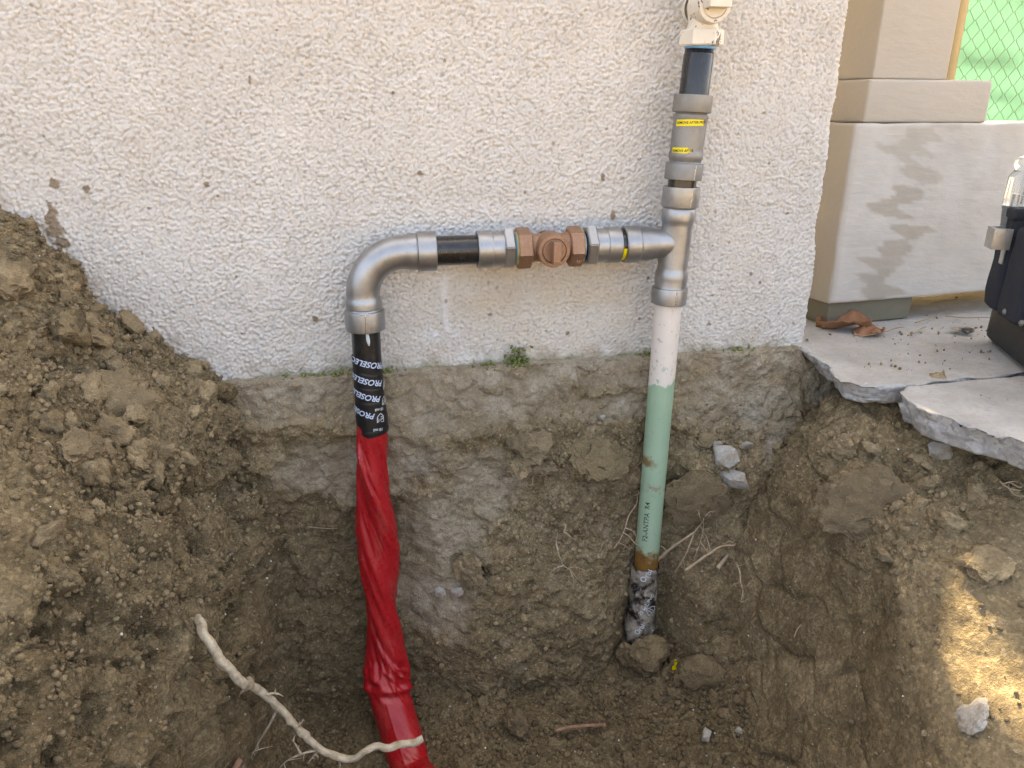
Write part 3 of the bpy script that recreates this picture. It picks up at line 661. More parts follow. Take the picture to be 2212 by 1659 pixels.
sxx, syy = np.meshgrid(np.arange(.75, 4.5, .02), np.arange(.16, 3.4, .02))
sg = np.stack([sxx, syy + .05 * fbm(np.stack([sxx, 0 * sxx, 0 * sxx], -1), .2, 3, 1), .005 + .004 * fbm(np.stack([sxx, syy, 0 * sxx], -1), .06, 3, 2)], -1)
sg[0, :, 2] -= .008
sand = link('sandy_ground', np_mesh('sandy_ground', sg.reshape(-1, 3), grid_faces(*sg.shape[:2])), M['sand']); tag(sand, kind='structure')

# ================================================================== PORCH PILLAR
pil = empty('porch_pillar', (.95, .2, 0), 'beige painted porch pillar on a scuffed stepped base beside the house', 'pillar')
ROT = Matrix.Translation(Vector((.84, .095, 0))) @ Matrix.Rotation(R(5.7), 4, 'Z')
def pbox(name, x0, x1, y0, y1, z0, z1, bev, nx_=60, nz_=50, chalk=False):
    bm = bmesh.new(); box_bm(bm, ((x0 + x1) / 2, (y0 + y1) / 2, (z0 + z1) / 2), (x1 - x0, y1 - y0, z1 - z0), 0, bev)
    if chalk:
        for _ in range(7): 
            es = [e for e in bm.edges if e.calc_length() > .009]
            if not es: break
            bmesh.ops.subdivide_edges(bm, edges=es, cuts=1, use_grid_fill=True)
    me = bm_mesh(name, bm); V = np.array([v.co[:] for v in me.vertices]); 
    V2 = V + np.stack([fbm(V, .06, 3, 1), fbm(V, .06, 3, 2), fbm(V, .06, 3, 3)], -1) * .0022
    for v, c_ in zip(me.vertices, V2): v.co = ROT @ Vector(c_)
    if chalk:
        zz = V[:, 2]; zn = (zz - z0) / (z1 - z0)
        cx = .088 + .02 * zn + .022 * np.sin(zn * 21) + .022 * vnoise(np.stack([zn * 9, zn * 0, zn * 0], -1), 2)
        streak = vnoise(np.stack([V[:, 0] * 14, zz * 70 + V[:, 0] * 18, zz * 0], -1), 3)
        tanp = (1 - sstep(.026, .034, abs(V[:, 0] - cx - .03) + .045 * streak)) * (V[:, 1] < y0 + .01)
        base_ = np.where(V[:, 1] < y0 + .01, np.clip(.95 - .5 * sstep(.5, .95, zn) + .3 * fbm(V, .05, 3, 4), 0, 1), 0) * sstep(0.0, .01, V[:, 0] - x0)
        at_ = me.attributes.new('chalk', 'FLOAT', 'POINT'); at_.data.foreach_set('value', np.clip(base_ - tanp * 1.3, 0, 1).astype(np.float32))
    o = link(name, me, M['pillar'], pil); autosmooth(o, 40); return o
tag(pbox('pedestal', 0, 1.3, 0, .20, .046, .366, .005, chalk=True), 'wide pedestal with chalky grey front and zigzag bare patch')
pbox('base_block', .028, .302, .014, .185, .3665, .438, .006)
pbox('shaft', .042, .205, .026, .175, .4385, 2.35, .004)
shim = pbox('support_block', .012, .205, .012, .15, .0015, .045, .002); shim.data.materials[0] = M['shim']
# unseen roof above the picture, its outline cut to shape the sun patch
roof = empty('sun_blocker_roof', (1.8, 1.2, 2.4), 'unseen flat beige roof above the pillar, cut to shape the sun patch', 'roof')
def prism(name, poly, z0, z1, mat, parent):
    bm = bmesh.new(); vb = [bm.verts.new((x, y, z0)) for x, y in poly]; vt = [bm.verts.new((x, y, z1)) for x, y in poly]
    bm.faces.new(vb[::-1]); bm.faces.new(vt)
    for i in range(len(poly)): j = (i + 1) % len(poly); bm.faces.new((vb[i], vb[j], vt[j], vt[i]))
    return link(name, bm_mesh(name, bm), mat, parent, smooth=False)
SUN_GAP_ROOF_POLY = [(.742, .06), (4.2, .06), (4.2, 1.868), (1.084, 1.868), (1.076, 1.70), (1.055, 1.655), (1.01, 1.81), (1.0, 1.868), (.742, 1.868)]  # notch in the outline lets a wedge of sun reach the right bank
prism('sun_gap_slab', SUN_GAP_ROOF_POLY, 2.352, 2.40, M['house_trim'], roof)
prism('sun_blocker_beam', [(.742, 1.87), (4.2, 1.87), (4.2, 2.2), (.742, 2.2)], 2.352, 2.43, M['house_trim'], roof)  # added unseen beam, cuts off the far end of the sun patch
prism('side_sun_blocker', [(.742, 2.202), (1.25, 2.202), (1.25, 3.6), (.742, 3.6)], 2.352, 2.40, M['house_trim'], roof)  # added unseen cover, keeps sun off the side of the house
# rest of the house: side, rear and top so that it shades and stands
prism('house_core', [(-4, .05), (.70, .05), (.70, 4.3), (-4, 4.3)], .02, 2.89, M['house_trim'], house)

prism('sun_blocker_wing', [(.702, 3.72), (1.75, 3.72), (1.75, 4.3), (.702, 4.3)], .02, 2.88, M['house_trim'], house)  # invented unseen block, stops low sun from reaching the house side

# ================================================================== FENCE
fence = empty('chain_link_fence', (2.2, 2.5, 0), 'chain link fence with bright green privacy screen behind the porch', 'fence')
FY = 2.5
gx, gz = np.meshgrid(np.arange(.9, 5.0, .03), np.arange(.02, 1.36, .03))
gy = FY + .045 + .035 * fbm(np.stack([gx, gz * 3, gx * 0], -1), .25, 3, 1)
link('privacy_screen', np_mesh('privacy_screen', np.stack([gx, gy, gz], -1).reshape(-1, 3), grid_faces(*gx.shape)), M['screen'], fence)
wv_, wf_ = [], []; off = 0
for k_ in range(96):
    x0 = .9 + k_ * .043; zz = np.arange(.03, 1.35, .043); sgn = np.where((np.arange(len(zz)) + k_) % 2 == 0, 1, -1)
    Pw = np.stack([x0 + .0215 * sgn, FY - .006 + .004 * sgn, zz], -1); Gt = tube_grid(Pw, np.full(len(zz), .0019), 5)
    wv_.append(Gt.reshape(-1, 3)); wf_.append(grid_faces(len(zz), 5, wrap=True) + off); off += Gt.shape[0] * 5
wm = link('wire_mesh', np_mesh('wire_mesh', np.vstack(wv_), np.vstack(wf_)), M['wire'], fence); wm['kind'] = 'stuff'
pw = aty(2094, 80, FY - .05)
for xx in (pw[0] - .07, pw[0] + 2.4):
    link('fence_post', lathe('fence_post', (xx, FY - .04, .0), (xx, FY - .04, 1.42), [(0, .001), (0, .03), (1.40, .03), (1.42, .012), (1.42, .0005)], 20), M['post'], fence)

# ================================================================== THE PIPEWORK
PY = -0.055
pipe = empty('gas_pipe_assembly', (.455, PY, -.526), 'new gas pipe assembly with grey press fittings and bronze plug valve', 'gas pipe')
def rx(z):
    return .451 + (.458 - .451) * (z + .526) / .683 if z < .157 else .458 + (.476 - .458) * (z - .157) / .313
def rp(z): return (rx(z), PY, z)
def part(name, me, mat, parent=pipe, ang=30, label=None):
    o = link(name, me, mat, parent); autosmooth(o, ang)
    if label: o['label'] = label
    return o
def vlathe(name, za, zb, prof, mat, parent=pipe, seg=56, label=None): return part(name, lathe(name, rp(za), rp(zb), prof, seg), mat, parent, label=label)
def bead(L, r0=.0216, r1=.0276, rn=.0252):
    """open end -> bead collar -> neck; lengths along the axis"""
    return [(0.006, r0), (.0003, r0 + .0004), (.0, r0 + .0014), (.0, r1 - .0009), (.0009, r1 - .0001), (.0022, r1), (L * .92, r1 + .0001), (L * .965, r1 - .0003), (L * .985, r1 - .0012), (L, rn - .0006), (L + .0016, rn - .0011), (L + .004, rn)]
# coated old riser
part('green_riser', tube_mesh('green_riser', [rp(z) for z in np.linspace(.14, -.60, 60)], np.full(60, .0210), 48), M['green_pipe'], label='old green coated riser with white paint and rust')
# upper riser nipples
vlathe('threaded_nipple', .478, .372, [(0, .0185), (.004, .0188), (.0075, .0202), (.0085, .0192), (.0105, .0204), (.0115, .0195), (.0135, .0207), (.0145, .0199), (.017, .0211), (.10, .0211)], M['black_pipe'], label='short black threaded pipe above the coupling')
vlathe('short_nipple', .31, .262, [(0, .0208), (.048, .0208)], M['black_pipe'])
# coupling
Lc = .409 - .292
prof = bead(.024, rn=.0236)
prof += [(.027, .0250), (.0315, .0251), (.0345, .0240), (.042, .0240), (Lc - .044, .0240), (Lc - .040, .0238), (Lc - .0365, .0250), (Lc - .032, .0250), (Lc - .029, .0240)]
prof += [(Lc - t_, r_) for t_, r_ in reversed(bead(.024, rn=.0240)[:-1])]
coup = vlathe('press_coupling', .409, .292, prof, M['steel_dull'], label='dull grey slip coupling with yellow stickers')
# tee run
tz = .199; Lt = .282 - .105
prof = bead(.030, rn=.0252) + [(.046, .0253), (.050, .0246), (.054, .0232), (.058, .0230), (Lt - .057, .0230), (Lt - .053, .0234), (Lt - .049, .0250), (Lt - .040, .0254)]
prof += [(Lt - t_, r_) for t_, r_ in reversed(bead(.026, rn=.0254)[:-1])]
tee = vlathe('press_tee', .282, .105, prof, M['steel'], label='grey press tee joining riser and horizontal branch')
tb = lathe('branch_socket', (.378, PY, tz), (.46, PY, tz), [(.006, .0216), (.0, .0225), (-.0003, .0255), (.0012, .0272), (.003, .0275), (.021, .0275), (.0225, .0262), (.024, .0258), (.036, .0258), (.0385, .0248), (.044, .0246), (.047, .0236), (.052, .0222), (.082, .0205)], 56)
part('branch_socket', tb, M['steel'], tee)
def hseam(parent, ax0, r, z0, z1, ang):
    """a press seam: thin raised weld line down the collar"""
    zs = np.linspace(z0, z1, 14); dx = r * math.sin(ang); dy = -r * math.cos(ang)
    return part('seam', tube_mesh('seam', [(rx(z) + dx if ax0 is None else ax0 + dx, PY + dy, z) for z in zs], .0007 + .0004 * np.abs(np.sin(np.arange(14) * 1.7)), 8), M['steel_bright'], parent)
hseam(tee, None, .0275, .129, .106, .02); hseam(tee, None, .0275, .280, .255, .22); hseam(coup, None, .0275, .315, .293, .22)
# yellow indicator strip in the joint between tee and adapter
part('indicator_strip', lathe('indicator_strip', (.366, PY, tz), (.392, PY, tz), [(0, .0222), (.026, .0222)], 48), M['black_pipe'], tee)
a0, a1 = R(5), R(70); th_ = np.linspace(a0, a1, 12)
SV = [[(xx, PY - .0232 * math.cos(a), tz - .0232 * math.sin(a)) for a in th_] for xx in (.3725, .3775)]
part('indicator_sticker', np_mesh('indicator_sticker', np.array(SV).reshape(-1, 3), grid_faces(2, 12)), M['yellow'], tee)
# threaded adapters: press collar, neck, hexagon, thread
def hexa(x0, x1, r, rot=0, ch=.0025):
    bm = bmesh.new(); rings = []
    for xx, rr in ((x0, r - ch), (x0 + ch * .8, r), (x1 - ch * .8, r), (x1, r - ch)):
        rings.append([bm.verts.new((xx, PY - rr * math.cos(rot + k_ * math.pi / 3), tz + rr * math.sin(rot + k_ * math.pi / 3))) for k_ in range(6)])
    for a_, b_ in zip(rings, rings[1:]):
        for k_ in range(6): bm.faces.new((a_[k_], a_[(k_ + 1) % 6], b_[(k_ + 1) % 6], b_[k_]))
    bm.faces.new(rings[0]); bm.faces.new(rings[-1][::-1]); bmesh.ops.recalc_face_normals(bm, faces=bm.faces)
    bmesh.ops.bevel(bm, geom=[e for e in bm.edges if abs((e.verts[0].co - e.verts[1].co).normalized().x) > .9], offset=.0012, segments=2, affect='EDGES')
    return bm_mesh('hexagon', bm)
def adapter(xs, sgn, label):
    """xs: open end of the press collar; sgn: +1 when the thread points to +X"""
    pr = [(.006, .0216), (.0003, .0220), (.0, .0230), (.0, .0262), (.0009, .0270), (.0022, .0271), (.0200, .0271), (.0207, .0268), (.0212, .0256), (.0226, .0250), (.025, .0253), (.041, .0253)]
    a_ = part('thread_adapter', lathe('thread_adapter', (xs, PY, tz), (xs + sgn * .05, PY, tz), pr, 56), M['steel'], label=label)
    h0, h1 = sorted((xs + sgn * .038, xs + sgn * .053)); part('hexagon', hexa(h0, h1, .0318, R(12)), M['steel'], a_, 25)
    tp = [(0, .0235), (.001, .0212)]
    for i_ in range(5): tp += [(.0015 + i_ * .0022, .0212), (.0026 + i_ * .0022, .0196)]
    tp += [(.014, .0195), (.03, .0190)]
    part('thread', lathe('thread', (xs + sgn * .052, PY, tz), (xs + sgn * .09, PY, tz), tp, 40), M['black_pipe'], a_)
    part('thread_tape', lathe('thread_tape', (xs + sgn * .0545, PY, tz), (xs + sgn * .09, PY, tz), [(0, .0198), (.001, .0216), (.0035, .0217), (.006, .0205)], 40), M['ptfe'], a_)
    g_ = tube_grid([(xs + sgn * (.0560 + .004 * k_ / 5), PY, tz) for k_ in range(6)], np.array([.0205, .0235, .0248, .0252, .0245, .021])[:, None] + .0022 * fbm(np.stack(np.meshgrid(np.arange(40) * .35, np.arange(6) * .5) + [np.zeros((6, 40))], -1), 1, 2, 3), 40)
    part('sealant', np_mesh('sealant', g_.reshape(-1, 3), grid_faces(6, 40, wrap=True)), M['dope'], a_); return a_
adapter(.156, 1, 'grey press adapter left of the bronze valve'); adapter(.371, -1, 'grey press adapter between bronze valve and tee')
# black cross pipe
part('cross_pipe', lathe('cross_pipe', (.08, PY, tz), (.175, PY, tz), [(0, .0211), (.095, .0211)], 48), M['black_pipe'], label='short black horizontal pipe between elbow and adapter')
# elbow
er = .060; ex, ez = -.0098, tz
cth = np.linspace(0, math.pi / 2, 24)
arcp = [(ex + er - er * math.sin(math.pi / 2 - a) * 1.0, PY, ez - er + er * math.sin(a)) for a in cth]
arcp = [(ex + er * (1 - math.cos(a)), PY, ez - er * (1 - math.sin(a))) for a in cth]
pts = [(ex, PY, z_) for z_ in (.122, .128, .132, .135)] + arcp + [(x_, PY, ez) for x_ in (.0545, .058, .062, .068)]
radii = [.0262, .0262, .0258, .0247] + [.0240] * 24 + [.0247, .0258, .0262, .0262]
elbow = part('elbow', tube_mesh('elbow', pts, np.array(radii), 56, caps=False), M['steel'], label='large grey swept press elbow')
ev = bead(.030, r1=.0288, rn=.0262)
part('collar', lathe('collar', (ex, PY, .0885), (ex, PY, .13), ev, 56), M['steel'], elbow)
part('collar', lathe('collar', (.0965, PY, tz), (.05, PY, tz), bead(.027, r1=.0284, rn=.0262), 56), M['steel'], elbow)
hseam(elbow, ex, .0288, .117, .089, .03)
sv = part('weld_notch', tube_mesh('weld_notch', [(ex - .011 + .022 * k_ / 8, PY - .0278, .1165 + .0015 * math.sin(k_ / 8 * math.pi)) for k_ in range(9)], .0016 * np.sin(np.linspace(.15, 3.0, 9)), 8), M['steel_bright'], elbow)
# down pipe, black tape, red sleeve
def lx(z): return ex - .002 * (0.09 - z) / .15
part('down_pipe', tube_mesh('down_pipe', [(lx(z), PY, z) for z in np.linspace(.10, -.10, 24)], np.full(24, .0211), 48), M['black_pipe'], label='black pipe below the elbow')
part('paint_dab', tube_mesh('paint_dab', [(ex + .0015 + .002 * k_ / 6, PY - .0212, .088 - .0032 * k_) for k_ in range(7)], np.array([.0018, .0024, .0026, .0028, .0026, .0018, .0006]), 10), M['white_blob'])
nz_, sg_ = 90, 72; zt = np.linspace(.043, -.075, nz_); thg = np.linspace(0, 2 * math.pi, sg_, endpoint=False)
TT, ZZ = np.meshgrid(thg, zt)
pit_ = .0225; ph = ((ZZ - .0050 * np.sin(TT + .3)) / pit_ + TT / (2 * math.pi)) % 1.0
Rt = .0216 + .0022 * sstep(.02, -.07, ZZ) + .0005 * ph + .0006 * vnoise(np.stack([np.cos(TT) * 2, np.sin(TT) * 2, ZZ * 60], -1), 2) * sstep(.01, -.05, ZZ)
tilt_edge = .0065 * np.sin(TT * 1.0 + 3.14) * np.linspace(1, -.55, nz_)[:, None]
TG = np.stack([lx(0) + .0015 * sstep(0, -.07, ZZ) + Rt * np.sin(TT), PY - Rt * np.cos(TT), ZZ + tilt_edge], -1)
wrap = part('tape_wrap', np_mesh('tape_wrap', TG.reshape(-1, 3), grid_faces(nz_, sg_, wrap=True)), M['tape'], label='black printed tape wrapped round the pipe')
# ---- lettering
def text_me(txt, size, shear=0.0, bold=0.0):
    c = bpy.data.curves.new('t', 'FONT'); c.body = txt; c.size = size; c.shear = shear; c.offset = bold * size; c.resolution_u = 3
    o = bpy.data.objects.new('t', c); col.objects.link(o); bpy.context.view_layer.update()
    dg = bpy.context.evaluated_depsgraph_get(); me = bpy.data.meshes.new_from_object(o.evaluated_get(dg)); bpy.data.objects.remove(o); bpy.data.curves.remove(c)
    return me
def letter(me, fn, mat, parent, name='lettering'):
    for v in me.vertices: v.co = fn(v.co.x, v.co.y)
    return link(name, me, mat, parent, smooth=False)
def cyl(axis, Rr, s0, z0, rot, flip=1):
    """map flat (x,y) to the pipe skin, s along the skin to the right seen from the front"""
    c_, s_ = math.cos(rot), math.sin(rot)
    def fn(x, y):
        s = s0 + c_ * x - s_ * y; z = z0 + s_ * x + c_ * y; r_ = Rr(z) if callable(Rr) else Rr; a = s / r_
        ax = axis(z); return Vector((ax + r_ * math.sin(a), PY - r_ * math.cos(a), z))
    return fn
TR = lambda z: .0228 + .0022 * float(sstep(.02, -.07, np.array(z)))
tax = lambda z: lx(0) + .0015 * float(sstep(0, -.07, np.array(z)))
for (a, b, ang) in [(827, 793, 15), (826, 829, 15), (823, 861, 15), (811, 896, 15)]:
    zc = aty(a - 25, b, PY - .022)[2]; x_r = aty(a, b, PY - .012)[0] - tax(zc); s0 = TR(zc) * math.asin(max(-.97, min(.97, x_r / TR(zc))))
    t_ = text_me('PROSELECT', .0125, .22, .022)
    letter(t_, cyl(tax, TR, s0, zc + .0045 - .004, math.pi - R(ang)), M['print_blue'], wrap)
def shield(s0, z0, k):
    me = bpy.data.meshes.new('logo'); o_, i_ = [], []
    out = [(-.5, -.5), (.5, -.5), (.5, .15), (.35, .45), (0, .72), (-.35, .45), (-.5, .15)]
    V = [(x * k, y * k, 0) for x, y in out] + [(x * k * .84, (y + .0) * k * .86, 0) for x, y in out]; n_ = len(out)
    Fs = [(i, (i + 1) % n_, n_ + (i + 1) % n_, n_ + i) for i in range(n_)]
    bars = [((-.45, -.1), (.45, .28)), ((-.45, -.42), (.45, -.02))]
    for (p, q) in bars:
        b0 = len(V); V += [(p[0]*k, p[1]*k, 0), (q[0]*k, q[1]*k, 0), (q[0]*k, (q[1]+.08)*k, 0), (p[0]*k, (p[1]+.08)*k, 0)]; Fs.append((b0, b0+1, b0+2, b0+3))
    me.from_pydata(V, [], Fs); return me
for (a, b, k_) in [(834, 838, .010), (830, 868, .011), (822, 901, .012)]:
    zc = aty(a, b, PY - .015)[2]; x_r = aty(a, b, PY - .010)[0] - tax(zc); s0 = TR(zc) * math.asin(max(-.98, min(.98, x_r / TR(zc))))
    letter(shield(0, 0, k_), cyl(tax, TR, s0, zc, R(-6)), M['print_white'], wrap, 'logo')
    letter(text_me('UTG', k_ * .36, 0, .01), cyl(tax, TR, s0 + k_ * .3, zc + k_ * .12, math.pi + R(20)), M['print_white'], wrap)
for (a, b) in [(820, 884), (817, 926)]:
    zc = aty(a, b, PY - .018)[2]; x_r = aty(a, b, PY - .016)[0] - tax(zc); s0 = TR(zc) * math.asin(max(-.97, min(.97, x_r / TR(zc))))
    letter(text_me('10 mil', .0062, 0, .015), cyl(tax, TR, s0 + .008, zc + .002, math.pi - R(4)), M['print_white'], wrap)
# red sleeve: twisted flattened film over a pipe that curves away along the trench
RP = [(lx(-.05) + .001, PY, -.055), (aty(806, 1030, PY - .002)[0], PY - .002, -.155), tuple(aty(818, 1200, -.062)), tuple(aty(830, 1390, -.078)), tuple(aty(847, 1520, -.118)), tuple(aty(872, 1605, -.160)), tuple(aty(892, 1668, -.200)), (.055, -.30, -.575), (.10, -.6, -.59), (.12, -.9, -.59)]
ns, sg_ = 420, 120; PS = spline(RP, ns)
dS = np.r_[0, np.cumsum(np.linalg.norm(np.diff(PS, axis=0), axis=1))]
th = np.linspace(0, 2 * math.pi, sg_, endpoint=False); TH, SS = np.meshgrid(th, dS)
zc_ = np.interp(dS, dS, PS[:, 2])
half = np.interp(dS + .0 * dS, [0, .03, .10, .17, .25, .33, .40, .455, .475, .50, .56, 1.6], [.0222, .0232, .0262, .0300, .0298, .0285, .0300, .0335, .0340, .0330, .0325, .0330])
half = np.convolve(np.pad(half, 12, mode='edge'), np.ones(25) / 25, 'valid'); tw = -SS * 11.5 + .8
ell = 1 + .15 * np.cos(2 * (TH - tw)) * sstep(.03, .12, SS) * (1 - sstep(.43, .50, SS))
def ridge(a, wdt): d_ = (a + math.pi) % (2 * math.pi) - math.pi; return np.exp(-(d_ / wdt) ** 2)
def pleat(a, w1_, w2_): d_ = (a + math.pi) % (2 * math.pi) - math.pi; return np.where(d_ > 0, np.exp(-d_ / w1_), np.exp(-(d_ / w2_) ** 2))
fade = sstep(.015, .07, SS) * (1 - sstep(.43, .47, SS))
fold = 0
for ph_, k_, hh_, wa, wb in [(.35, 1.0, .0080, .50, .06), (2.3, 1.10, .0055, .40, .07), (3.7, .94, .0066, .45, .05), (5.1, 1.2, .0040, .28, .07)]:
    wv2 = .25 * np.sin(SS * 14 + ph_)
    fold = fold + hh_ * pleat(TH - tw * k_ - ph_ - wv2, wa, wb) * (.65 + .35 * np.sin(SS * 19 + ph_ * 3)) * fade
ha = TH - tw; hel = np.stack([np.cos(ha) * 1.7, np.sin(ha) * 1.7, SS * 3.4 + .5 * np.sin(ha)], -1)
fold += (.0030 * (1 - 2.4 * np.abs(vnoise(hel, 3))) + .0013 * (1 - 2.4 * np.abs(vnoise(hel * np.array([2.6, 2.6, 7.0]) + 4, 5)))) * sstep(.01, .06, SS) * (1 - .75 * sstep(.47, .52, SS)) - .004 * fade
crum = ridge((SS - .452) * 9, .24); cw = 1 - np.abs(vnoise(np.stack([np.cos(TH) * 1.5, np.sin(TH) * 1.5, SS * 75 + 2.2 * np.sin(TH + .5)], -1), 6)) * 2.4
fold += crum * (.0055 * cw) + .0040 * np.exp(-((SS - .474 + .008 * np.sin(TH)) / .006) ** 2) - .0025 * np.exp(-((SS - .486 + .008 * np.sin(TH)) / .008) ** 2)
seamr = .0012 * ridge(TH - .18, .045) * sstep(.47, .50, SS)
rad = half[:, None] * ell + fold + seamr
sleeve = part('red_sleeve', tube_mesh('red_sleeve', PS, rad, sg_, caps=False), M['red'], ang=70, label='twisted shiny red plastic sleeve over the buried pipe')
# stickers on the coupling
def sticker(parent, px_, py_, wd, ht, txt, torn=False):
    c_ = aty(px_, py_, PY - .02); zc = c_[2]; s0 = .024 * math.asin(np.clip((c_[0] - rx(zc)) / .024, -.95, .95)); Rr = .0246
    n_ = 16; fnc = cyl(rx, Rr, s0, zc, R(1)); V = []
    for j in range(2):
        for i in range(n_):
            xx = (i / (n_ - 1) - .5) * wd; yy = (j - .5) * ht
            if torn and i > n_ - 4: yy *= .8 - .12 * ((i * 7 + j * 3) % 5); xx -= .001 * ((i * 5 + j) % 3)
            V.append(fnc(xx, yy))
    lb = part('yellow_sticker', np_mesh('yellow_sticker', np.array([v[:] for v in V]), grid_faces(2, n_)), M['yellow'], parent)
    t_ = text_me(txt, .0047, 0, .02); xs_ = [v.co.x for v in t_.vertices]; wdt = max(xs_) - min(xs_); kx = (wd * .94) / wdt if not torn else .0056 / .0056
    letter(t_, cyl(rx, Rr + .0003, s0 - wd * .47, zc - .0017, R(1)), M['print_black'], parent)
    return lb
sticker(coup, 1489, 265, .0430, .0090, 'REMOVE AFTER PRESS'); sticker(coup, 1472, 326, .0310, .0090, 'REMOVE AFTER', True)
# lettering on the old riser, reading upwards
letter(text_me('F2-ANTPA  R4', .0125, 0, .01), cyl(rx, .0213, -.0105, -.315, math.pi / 2), M['print_black'], pipe, 'stencil_lettering')
letter(text_me('IV', .0125, 0, .01), cyl(rx, .0213, -.0105, -.355, math.pi / 2), M['print_black'], pipe, 'stencil_lettering')
# muddy tape at the foot of the riser
nz_, sg_ = 90, 72; zt = np.linspace(-.372, -.60, nz_); thg = np.linspace(0, 2 * math.pi, sg_, endpoint=False); TT, ZZ = np.meshgrid(thg, zt)
cc = np.stack([np.cos(TT) * .03, np.sin(TT) * .03, ZZ], -1)
Rt = .0236 + .0032 * sstep(-.40, -.47, ZZ) + .0030 * fbm(cc, .02, 3, 2) + .001 * (((ZZ + .008 * np.sin(TT)) / .03) % 1.0)
FG = np.stack([rx(-.5) + .003 * sstep(-.4, -.5, ZZ) * -1 + Rt * np.sin(TT), PY - Rt * np.cos(TT), ZZ + .003 * fbm(cc, .02, 2, 5)], -1)
mt = part('muddy_tape_wrap', np_mesh('muddy_tape_wrap', FG.reshape(-1, 3), grid_faces(nz_, sg_, wrap=True)), M['mud_tape'], label='mud caked black tape at the foot of the green riser')
MR = lambda z: .0292 if z < -.44 else .0264
for txt, s0, z0, rot, sz_ in [('Orbi', -.010, -.395, 60, .015), ('20 MIL PVC', -.012, -.462, 58, .0095), ('Orbi', -.014, -.505, 62, .013), ('Orbit', .006, -.525, 62, .013)]:
    letter(text_me(txt, sz_, 0, .02), cyl(lambda z: rx(z) - .002, MR, s0, z0, R(rot)), M['print_white'], mt)
letter(shield(0, 0, .016), cyl(lambda z: rx(z) - .002, MR, .006, -.452, R(-62)), M['print_white'], mt, 'logo')
# plug valves: two hexagon ends, waisted body, boss with ring, plug with square lug, rear nut
def plug_valve(c, along, mat, name, parent, label):
    c = Vector(c); A_ = Vector(along); Fv = Vector((0, -1, 0)); U_ = A_.cross(Fv).normalized()
    B = Matrix(((A_.x, Fv.x, U_.x, c.x), (A_.y, Fv.y, U_.y, c.y), (A_.z, Fv.z, U_.z, c.z), (0, 0, 0, 1)))   # local: x along, y to viewer, z across
    def loc(V): return np.array([(B @ Vector(v))[:] for v in V])
    def lat(prof, seg=40, axis='x', o=(0, 0, 0)):
        th = np.linspace(0, 2 * math.pi, seg, endpoint=False); out = []
        for t_, r_ in prof:
            for a in th:
                p = (t_, r_ * math.cos(a), r_ * math.sin(a)) if axis == 'x' else (r_ * math.cos(a), t_, -r_ * math.sin(a))
                out.append((p[0] + o[0], p[1] + o[1], p[2] + o[2]))
        return np_mesh('v', loc(out), grid_faces(len(prof), seg, wrap=True, flip=(axis == 'x')))
    body = part(name, lat([(-.036, .023), (-.030, .0225), (-.020, .0200), (-.010, .0215), (0, .0235), (.010, .0215), (.020, .0200), (.030, .0225), (.036, .023)]), mat, parent, 50, label)
    for s_ in (-1, 1):
        bm = bmesh.new(); rings = []
        for xx, rr in ((.028, .0275), (.030, .0300), (.0475, .0305), (.0495, .0285), (.0495, .0200), (.044, .0195)):
            rings.append([bm.verts.new(B @ Vector((s_ * xx, rr * math.cos(R(12) + k_ * math.pi / 3), rr * math.sin(R(12) + k_ * math.pi / 3)))) for k_ in range(6)])
        for a_, b_ in zip(rings, rings[1:]):
            for k_ in range(6): bm.faces.new((a_[k_], a_[(k_ + 1) % 6], b_[(k_ + 1) % 6], b_[k_]))
        bm.faces.new(rings[0]); bmesh.ops.recalc_face_normals(bm, faces=bm.faces)
        part('hexagon_end', bm_mesh('hexagon_end', bm), mat, body, 25)
    part('boss', lat([(.0, .0245), (.018, .0240), (.028, .0236), (.0335, .0236), (.0350, .0228), (.0352, .0180), (.0335, .0176), (.030, .0174)], 48, 'y'), mat, body, 35)
    part('plug', lat([(.030, .0170), (.0345, .0170), (.0352, .0160), (.0350, .0005)], 40, 'y'), mat, body, 35)
    bm = bmesh.new(); box_bm(bm, (0, .0425, 0), (.0115, .021, .031), 0, .0015, B); part('lug', bm_mesh('lug', bm), mat, body, 30)
    part('rear_nut', lat([(-.018, .0215), (-.028, .0205), (-.029, .0190), (-.034, .0185), (-.0345, .0005)], 40, 'y'), mat, body, 35)
    return body
bv = plug_valve((.2635, PY, tz), (1, 0, 0), M['bronze'], 'bronze_plug_valve', pipe, 'bronze plug valve with flat lug')
tv = plug_valve((rx(.47) + .002, PY, .522), (0, 0, 1), M['beige'], 'painted_plug_valve', pipe, 'chipped beige painted plug valve at the top')
letter(text_me('III', .010, .1, 0), lambda x, y: Vector((.298 + x * 1.1, PY - .0285, .1785 + y * .8)), M['print_white'], bv, 'scratch_marks').data.materials[0] = M['bronze']
part('thread_tape', lathe('thread_tape', rp(.4735), rp(.46), [(0, .0200), (.0012, .0214), (.0036, .0216), (.005, .0203)], 40), M['ptfe'])
vlathe('upper_riser', .56, 1.1, [(0, .0211), (.54, .0211)], M['beige'], label='beige painted pipe rising above the valve')

